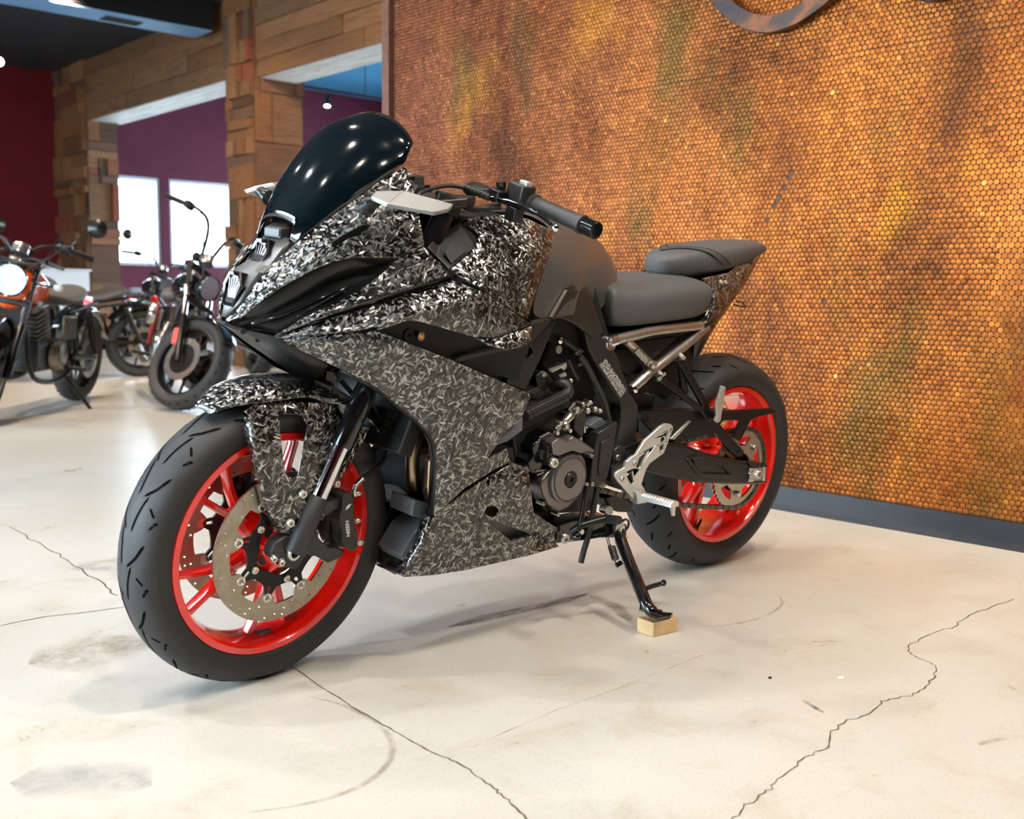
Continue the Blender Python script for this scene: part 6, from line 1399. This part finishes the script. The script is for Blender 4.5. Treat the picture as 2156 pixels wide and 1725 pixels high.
# ================================================================== motorcycles parked further back
simple('old_tyre', (.030, .029, .029), .6, var=.2)
simple('dark_paint', (.008, .009, .011), .12, coat=1.0, coatr=.04, var=.1)
simple('grey_paint', (.16, .17, .18), .25, .4, coat=.6, var=.1)
simple('orange_paint', (.85, .10, .008), .18, coat=1.0, var=.06)
simple('quilted_seat', (.055, .050, .052), .55, var=.3, scale=60, bmp=.4, bscale=120, bdist=.004)
simple('red_spring', (.30, .015, .02), .35, var=.1)
simple('salmon_paint', (.72, .11, .09), .35, var=.1)
simple('polished_case', (.58, .57, .55), .22, .9, var=.15, scale=20)
simple('dull_case', (.20, .18, .15), .35, .8, var=.3, scale=25)
def classic_bike(name, label, loc, head, lean, steer, sty):
    root = empty(name, loc, label, 'motorcycle', None, (0, 0, 0))
    hx = Vector((head[0], head[1], 0)).normalized(); hy = Vector((-hx.y, hx.x, 0)); Mh = Matrix.Identity(4)
    for i in range(3): Mh[i][0], Mh[i][1], Mh[i][2] = hx[i], hy[i], (0, 0, 1)[i]
    root.matrix_world = Matrix.Translation(Vector(loc)) @ Mh @ Matrix.Rotation(-lean, 4, 'X')
    wb, r, tw = sty.get('wb', 1.5), .325, sty.get('tw', .062); cf_, cr_ = Vector((wb, 0, r)), Vector((0, 0, r))
    rk = rad(sty.get('rake', 28)); sax = Vector((-math.sin(rk), 0, math.cos(rk))); sap = Vector((wb+.12, 0, 0))
    SMx = Matrix.Translation(sap) @ Matrix.Rotation(steer, 4, sax) @ Matrix.Translation(-sap)
    def add(mb, nm, m, parent=root, front=False, bev=0, sm=40): return mb.build(nm, m, parent, sm=sm, bev=bev, mat=SMx if (front and parent is root) else None)
    for nm, c, fr, w_ in (('front', cf_, True, tw), ('rear', cr_, False, tw*1.15)):
        ty = add(MB().lathe(c, YA, half([(r-.085, w_*.75), (r-.06, w_*.98), (r-.035, w_), (r-.014, w_*.72), (r-.003, w_*.35), (r, 0)])+[(r-.09, -w_*.6), (r-.09, w_*.6)], 56, close=True), nm+'_tyre', 'old_tyre', front=fr)
        for k in range(28):
            for s_ in (1, -1):
                a = 2*PI*k/28; p = polar(c, r-.0155, a, s_*w_*.55); MB().box(p, (.006, w_*.55, .012), Matrix.Rotation(-a+.5*s_, 3, 'Y')).build('tread_block', 'groove_black', ty, sm=0)
        rm_ = add(MB().lathe(c, YA, half([(r-.082, w_*.7), (r-.095, w_*.72), (r-.105, w_*.4), (r-.108, 0)])+[(r-.098, -w_*.3), (r-.086, -w_*.6), (r-.086, w_*.6), (r-.098, w_*.3)], 48, close=True), nm+'_rim', 'satin_black', front=fr)
        for k in range(sty.get('spokes', 9)):
            a = 2*PI*k/sty.get('spokes', 9); MB().tube([polar(c, .04, a+.1, 0), polar(c, r-.1, a, 0)], [.012, .008], 8).build('spoke', 'satin_black', rm_)
        MB().lathe(c, YA, [(0, -.07), (.04, -.07), (.04, .07), (0, .07)], 20).build('hub', 'dull_case', rm_)
        for s_ in ((1, -1) if fr else (sty.get('discside', 1),)):
            add(MB().lathe(c, YA, [(.105, s_*(w_+.012)), (.15, s_*(w_+.012)), (.15, s_*(w_+.018)), (.105, s_*(w_+.018))], 40, close=True), nm+'_disc', 'brake_steel' if not fr else 'polished_case', front=fr)
            add(MB().lathe(c, YA, [(.04, s_*(w_+.013)), (.11, s_*(w_+.013)), (.11, s_*(w_+.017)), (.04, s_*(w_+.017))], 12, close=True), 'disc_carrier', 'satin_black', front=fr)
    def fkb(z, y): return Vector((wb-.01-(z-r)*math.tan(rk), y, z))
    for s_ in (1, -1):
        y = .115*s_
        add(MB().tube([fkb(r-.03, y), fkb(.60, y), fkb(.61, y), fkb(.98, y)], [.026, .026, .020, .020], 14), 'fork_leg', 'satin_black' if not sty.get('chromefork') else 'polished_case', front=True)
        add(MB().tube([fkb(.60, y), fkb(.80, y)], .0225, 14), 'fork_tube', 'chrome' if not sty.get('gaiter') else 'hose_rubber', front=True)
        add(MB().box(fkb(.40, y*1.0)+Vector((-.06, 0, .05)), (.06, .05, .12), Matrix.Rotation(-.4, 3, 'Y')), 'caliper', sty.get('caliper', 'satin_black'), front=True, bev=.01)
        if sty.get('signals'): 
            add(MB().tube([fkb(.86, y), fkb(.86, y*2.0)], .007, 8), 'signal_stalk', 'satin_black', front=True); add(MB().sphere(fkb(.86, y*2.25), .03, 12, (.7, 1, .8)), 'front_signal', sty['signals'], front=True)
    # headlamp
    hc = fkb(.86, 0)+Vector((.10, 0, 0)); hr = sty.get('hr', .085)
    hl = add(MB().lathe(hc, (1, 0, .05), [(0, -.09), (hr*.6, -.08), (hr, -.02), (hr*1.04, .01), (hr, .018), (hr*.92, .012), (hr*.92, .0)], 28), 'headlamp', 'dark_paint', front=True)
    MB().lathe(hc+Vector((.004, 0, 0)), (1, 0, .05), [(0, -.03), (hr*.5, -.02), (hr*.92, .004)], 24).build('reflector', 'reflector', hl); MB().lathe(hc, (1, 0, .05), [(0, .026), (hr*.5, .022), (hr*.92, .010), (hr*.92, .006), (0, .006)], 24).build('headlamp_lens', 'lamp_lens', hl)
    add(MB().box(fkb(.96, 0)+Vector((.0, 0, .0)), (.09, .27, .035)), 'top_yoke', 'satin_black', front=True, bev=.008); add(MB().box(fkb(.73, 0), (.08, .27, .035)), 'lower_yoke', 'satin_black', front=True, bev=.008)
    # mudguard
    fm = []
    for i in range(12):
        a = rad(40+100*i/11); fm.append([polar(cf_, r+.02-.02*abs(u)**2, a, u*tw*1.15) for u in (-1, -.6, 0, .6, 1)])
    me = MB().rings(fm, close=False).mesh('front_mudguard', 40); o = link('front_mudguard', me, sty.get('guard', 'dark_paint'), root); o.matrix_local = SMx; so = o.modifiers.new('t', 'SOLIDIFY'); so.thickness = .004
    # handlebar with grips, levers and mirrors
    bz, bw, br = sty.get('bar', (1.10, .40, .22)); y0 = fkb(1.0, 0)
    for s_ in (1, -1):
        pts = [y0+Vector((0, .03*s_, 0)), y0+Vector((-.02, .10*s_, (bz-1.0)*.8)), y0+Vector((-.06, .22*s_, bz-1.0)), y0+Vector((-br, bw*s_, bz-1.0-.03))]
        hb = add(MB().tube(crom(pts, 6), .0125, 10), 'handlebar', 'satin_black', front=True); e = Vector(pts[-1]); d_ = (e-Vector(pts[-2])).normalized()
        MB().tube([e-d_*.13, e-d_*.12, e], [.016, .019, .019], 12).build('grip', 'hose_rubber', hb); MB().box(e-d_*.17, (.05, .07, .055)).build('switch_box', 'satin_black', hb, bev=.01)
        MB().tube([e-d_*.18+Vector((.04, 0, 0)), e-d_*.08+Vector((.07, 0, -.005)), e+Vector((.05, 0, -.01))], .007, 8).build('lever', sty.get('lever', 'satin_black'), hb)
        if sty.get('mirrors', True):
            q = e-d_*.16; MB().tube(crom([q, q+Vector((.02, .05*s_, .08)), q+Vector((.0, .12*s_, .15))], 4), .006, 8).build('mirror_arm', 'satin_black', hb); MB().lathe(q+Vector((-.012, .15*s_, .17)), (1, -.1*s_, 0), [(0, -.01), (.055, -.01), (.06, .01), (.03, .03), (0, .034)], 18).build('mirror', 'satin_black', hb)
        add(MB().tube(crom([e-d_*.2, e-d_*.2+Vector((.10, -.02*s_, -.05)), fkb(.9, .05*s_)+Vector((.08, 0, 0)), fkb(.74, .03*s_)], 6), .005, 8), 'brake_line', 'hose_rubber', front=True)
    gz = fkb(1.03, 0)+Vector((.03, 0, .03)); add(MB().lathe(gz, (-.5, 0, 1), [(0, -.05), (.05, -.05), (.055, .0), (.05, .012), (0, .012)], 24), 'gauge', 'polished_case', front=True)
    # tank, seat, tail
    def ell_ring(x, w_, zt, zb, n=16): return [Vector((x, w_*math.cos(2*PI*k/n), (zt+zb)/2+(zt-zb)/2*math.sin(2*PI*k/n))) for k in range(n)]
    T = sty.get('tank', [(1.16, .05, .86, .76), (1.12, .10, .91, .72), (1.02, .135, .945, .70), (.90, .14, .94, .70), (.80, .12, .90, .70), (.72, .08, .84, .71)])
    tk_ = add(MB().rings([ell_ring(*a) for a in T]), 'fuel_tank', sty.get('tankm', 'dark_paint'), sm=60); sb_ = tk_.modifiers.new('s', 'SUBSURF'); sb_.levels = 1; sb_.render_levels = 1
    MB().lathe((T[2][0]-.05, 0, T[2][2]-.002), (0, 0, 1), [(0, .014), (.03, .014), (.034, .008), (.034, 0)], 18).build('fuel_cap', 'polished_case', tk_)
    S_ = sty.get('seat', [(.74, .09, .80, .72), (.64, .14, .785, .70), (.50, .165, .78, .69), (.36, .16, .80, .70), (.22, .13, .84, .74), (.14, .08, .84, .78)])
    se = add(MB().rings([ell_ring(*a) for a in S_]), 'seat', sty.get('seatm', 'seat_vinyl'), sm=60); sb_ = se.modifiers.new('s', 'SUBSURF'); sb_.levels = 1; sb_.render_levels = 1
    rf = []
    for i in range(14):
        a = rad(35+125*i/13); rf.append([polar(cr_, r+.05-.04*abs(u)**2, a, u*tw*1.75) for u in (-1, -.7, -.3, .3, .7, 1)])
    me = MB().rings(rf, close=False).mesh('rear_mudguard', 60); o = link('rear_mudguard', me, sty.get('guard', 'dark_paint'), root); so = o.modifiers.new('t', 'SOLIDIFY'); so.thickness = .005
    # frame, engine, exhaust, shocks
    for s_ in (1, -1):
        add(MB().tube(crom([(1.16, .03*s_, .86), (1.10, .09*s_, .55), (1.02, .12*s_, .26), (.60, .13*s_, .22), (.42, .13*s_, .36), (.45, .12*s_, .66)], 5), .016, 10), 'frame_tube', 'satin_black')
        add(MB().tube([(.45, .11*s_, .66), (.05, .13*s_, .72)], .013, 10), 'frame_tube', 'satin_black'); add(MB().tube([(.46, .12*s_, .36), (.0, .12*s_, r)], [.022, .018], 10), 'swingarm', 'satin_black')
        add(MB().tube([(.06, .15*s_, .36), (.14, .14*s_, .50), (.20, .135*s_, .66)], [.014, .03, .02], 14), 'shock', sty.get('shock', 'satin_black'))
        add(MB().box((.52, .13*s_, .56), (.20, .03, .16)), 'side_cover', sty.get('sidem', 'dull_case'), bev=.012)
        add(MB().lathe((.70, .12*s_, .38), (0, s_, 0), [(0, .06), (.07, .055), (.095, .04), (.11, 0)], 28), 'engine_case', sty.get('casem', 'dull_case'))
        add(MB().tube([(.62, .15*s_, .30), (.62, .30*s_, .30)], .014, 10), 'foot_peg', 'hose_rubber')
    add(MB().box((.74, 0, .38), (.46, .22, .20)), 'crankcase', 'engine_black', bev=.03)
    for a, cx in sty.get('cyl', ((.4, .86), (-.35, .62))):
        R3 = Matrix.Rotation(a, 3, 'Y'); cy = add(MB().box((cx, 0, .56), (.13, .15, .20), R3), 'cylinder', 'engine_black', bev=.01)
        for q in range(7): MB().box(Vector((cx, 0, .56))+R3 @ Vector((0, 0, -.09+q*.03)), (.165, .185, .009), R3).build('cooling_fin', 'dull_case', cy, sm=0)
        MB().box(Vector((cx, 0, .56))+R3 @ Vector((0, 0, .13)), (.14, .15, .06), R3).build('rocker_box', sty.get('casem', 'dull_case'), cy, bev=.015)
    add(MB().lathe((.74, -.19, .60), (0, -1, 0), [(0, .05), (.07, .05), (.08, .03), (.08, 0)], 24), 'air_cleaner', 'polished_case')
    for s_ in ((-1,) if sty.get('onepipe', True) else (1, -1)):
        ex = add(MB().tube(crom([(.92, .10*s_, .55), (1.02, .14*s_, .45), (.95, .17*s_, .28), (.62, .18*s_, .24), (.30, .19*s_, .26), (-.15, .20*s_, .30)], 6), [.022]*18+[.034]*10+[.036]*3, 14), 'exhaust', sty.get('pipe', 'satin_black'))
    if sty.get('radiator'): add(MB().box((1.16, 0, .55), (.05, .22, .34), Matrix.Rotation(-.35, 3, 'Y')), 'radiator', 'deep_black', bev=.006)
    add(MB().tube([(.62, .16, .24), (.58, .26, .11), (.56, .33, .02)], .012, 10), 'side_stand', 'satin_black')
    add(MB().lathe((-.12, 0, .72), (-1, 0, 0), [(0, 0), (.035, 0), (.03, .03), (0, .035)], 16), 'tail_lamp', 'red_rim')
    return root
def park(front, heading, wb): h = Vector((heading[0], heading[1])).normalized(); return (front[0]-h.x*wb, front[1]-h.y*wb, 0)
ha = (.34, .94); classic_bike('cruiser_motorcycle', 'black cruiser motorcycle with fat front tyre and high handlebar standing before the windows', park((-.60, -4.80), ha, 1.52), ha, .20, .70, dict(wb=1.52, tw=.072, bar=(1.32, .40, .20), hr=.088, caliper='salmon_paint', shock='red_spring', casem='polished_case', mirrors=False, rake=29, spokes=9, pipe='polished_case'))
hm = (1, .03); classic_bike('roadster_motorcycle', 'grey-tanked black roadster with quilted seat parked sideways behind the orange motorcycle', (-1.60, -7.75, 0), hm, .12, .25, dict(wb=1.48, tankm='grey_paint', seatm='quilted_seat', lever='polished_case', discside=1, chromefork=False, sidem='dull_case', shock='satin_black', bar=(1.10, .42, .16)))
hl_ = (.66, .75); classic_bike('naked_motorcycle', 'orange-tanked motorcycle with round headlamp, cut off by the left picture edge', park((.62, -4.80), hl_, 1.42), hl_, .10, .22, dict(wb=1.42, tw=.06, tankm='orange_paint', radiator=True, hr=.10, chromefork=False, signals='sticker_white', cyl=((.25, .86),), bar=(1.10, .40, .12), tank=[(1.22, .06, .88, .70), (1.17, .13, .93, .66), (1.04, .15, .955, .68), (.90, .14, .94, .70), (.80, .11, .89, .70), (.72, .07, .83, .71)]))
hn = (.18, 1); classic_bike('touring_motorcycle', 'black motorcycle in front of the bright windows, behind the cruiser', (-2.72, -10.7, 0), hn, .12, .3, dict(wb=1.55, bar=(1.15, .42, .18), hr=.09))
ho = (.2, .98); classic_bike('bobber_motorcycle', 'dark motorcycle by the near wood pillar, mostly hidden by the forged carbon nose', (-2.55, -7.25, 0), ho, .12, .1, dict(wb=1.5, bar=(1.05, .38, .15), tw=.07))
# white display cabinet below the windows
cb_ = empty('display_cabinet', (-2.55, -12.6, 0), 'low white display cabinet beside the far wood pillar, in front of the windows', 'cabinet')
simple('white_laminate', (.70, .70, .72), .4, var=.04)
MB().box((0, 0, .52), (.75, .5, 1.04)).build('carcass', 'white_laminate', cb_, sm=30, bev=.01); MB().box((0, .255, .55), (.34, .012, .9)).build('door', 'white_laminate', cb_, sm=30, bev=.004); MB().box((0, 0, 1.055), (.8, .55, .03)).build('top', 'white_laminate', cb_, sm=30, bev=.004)
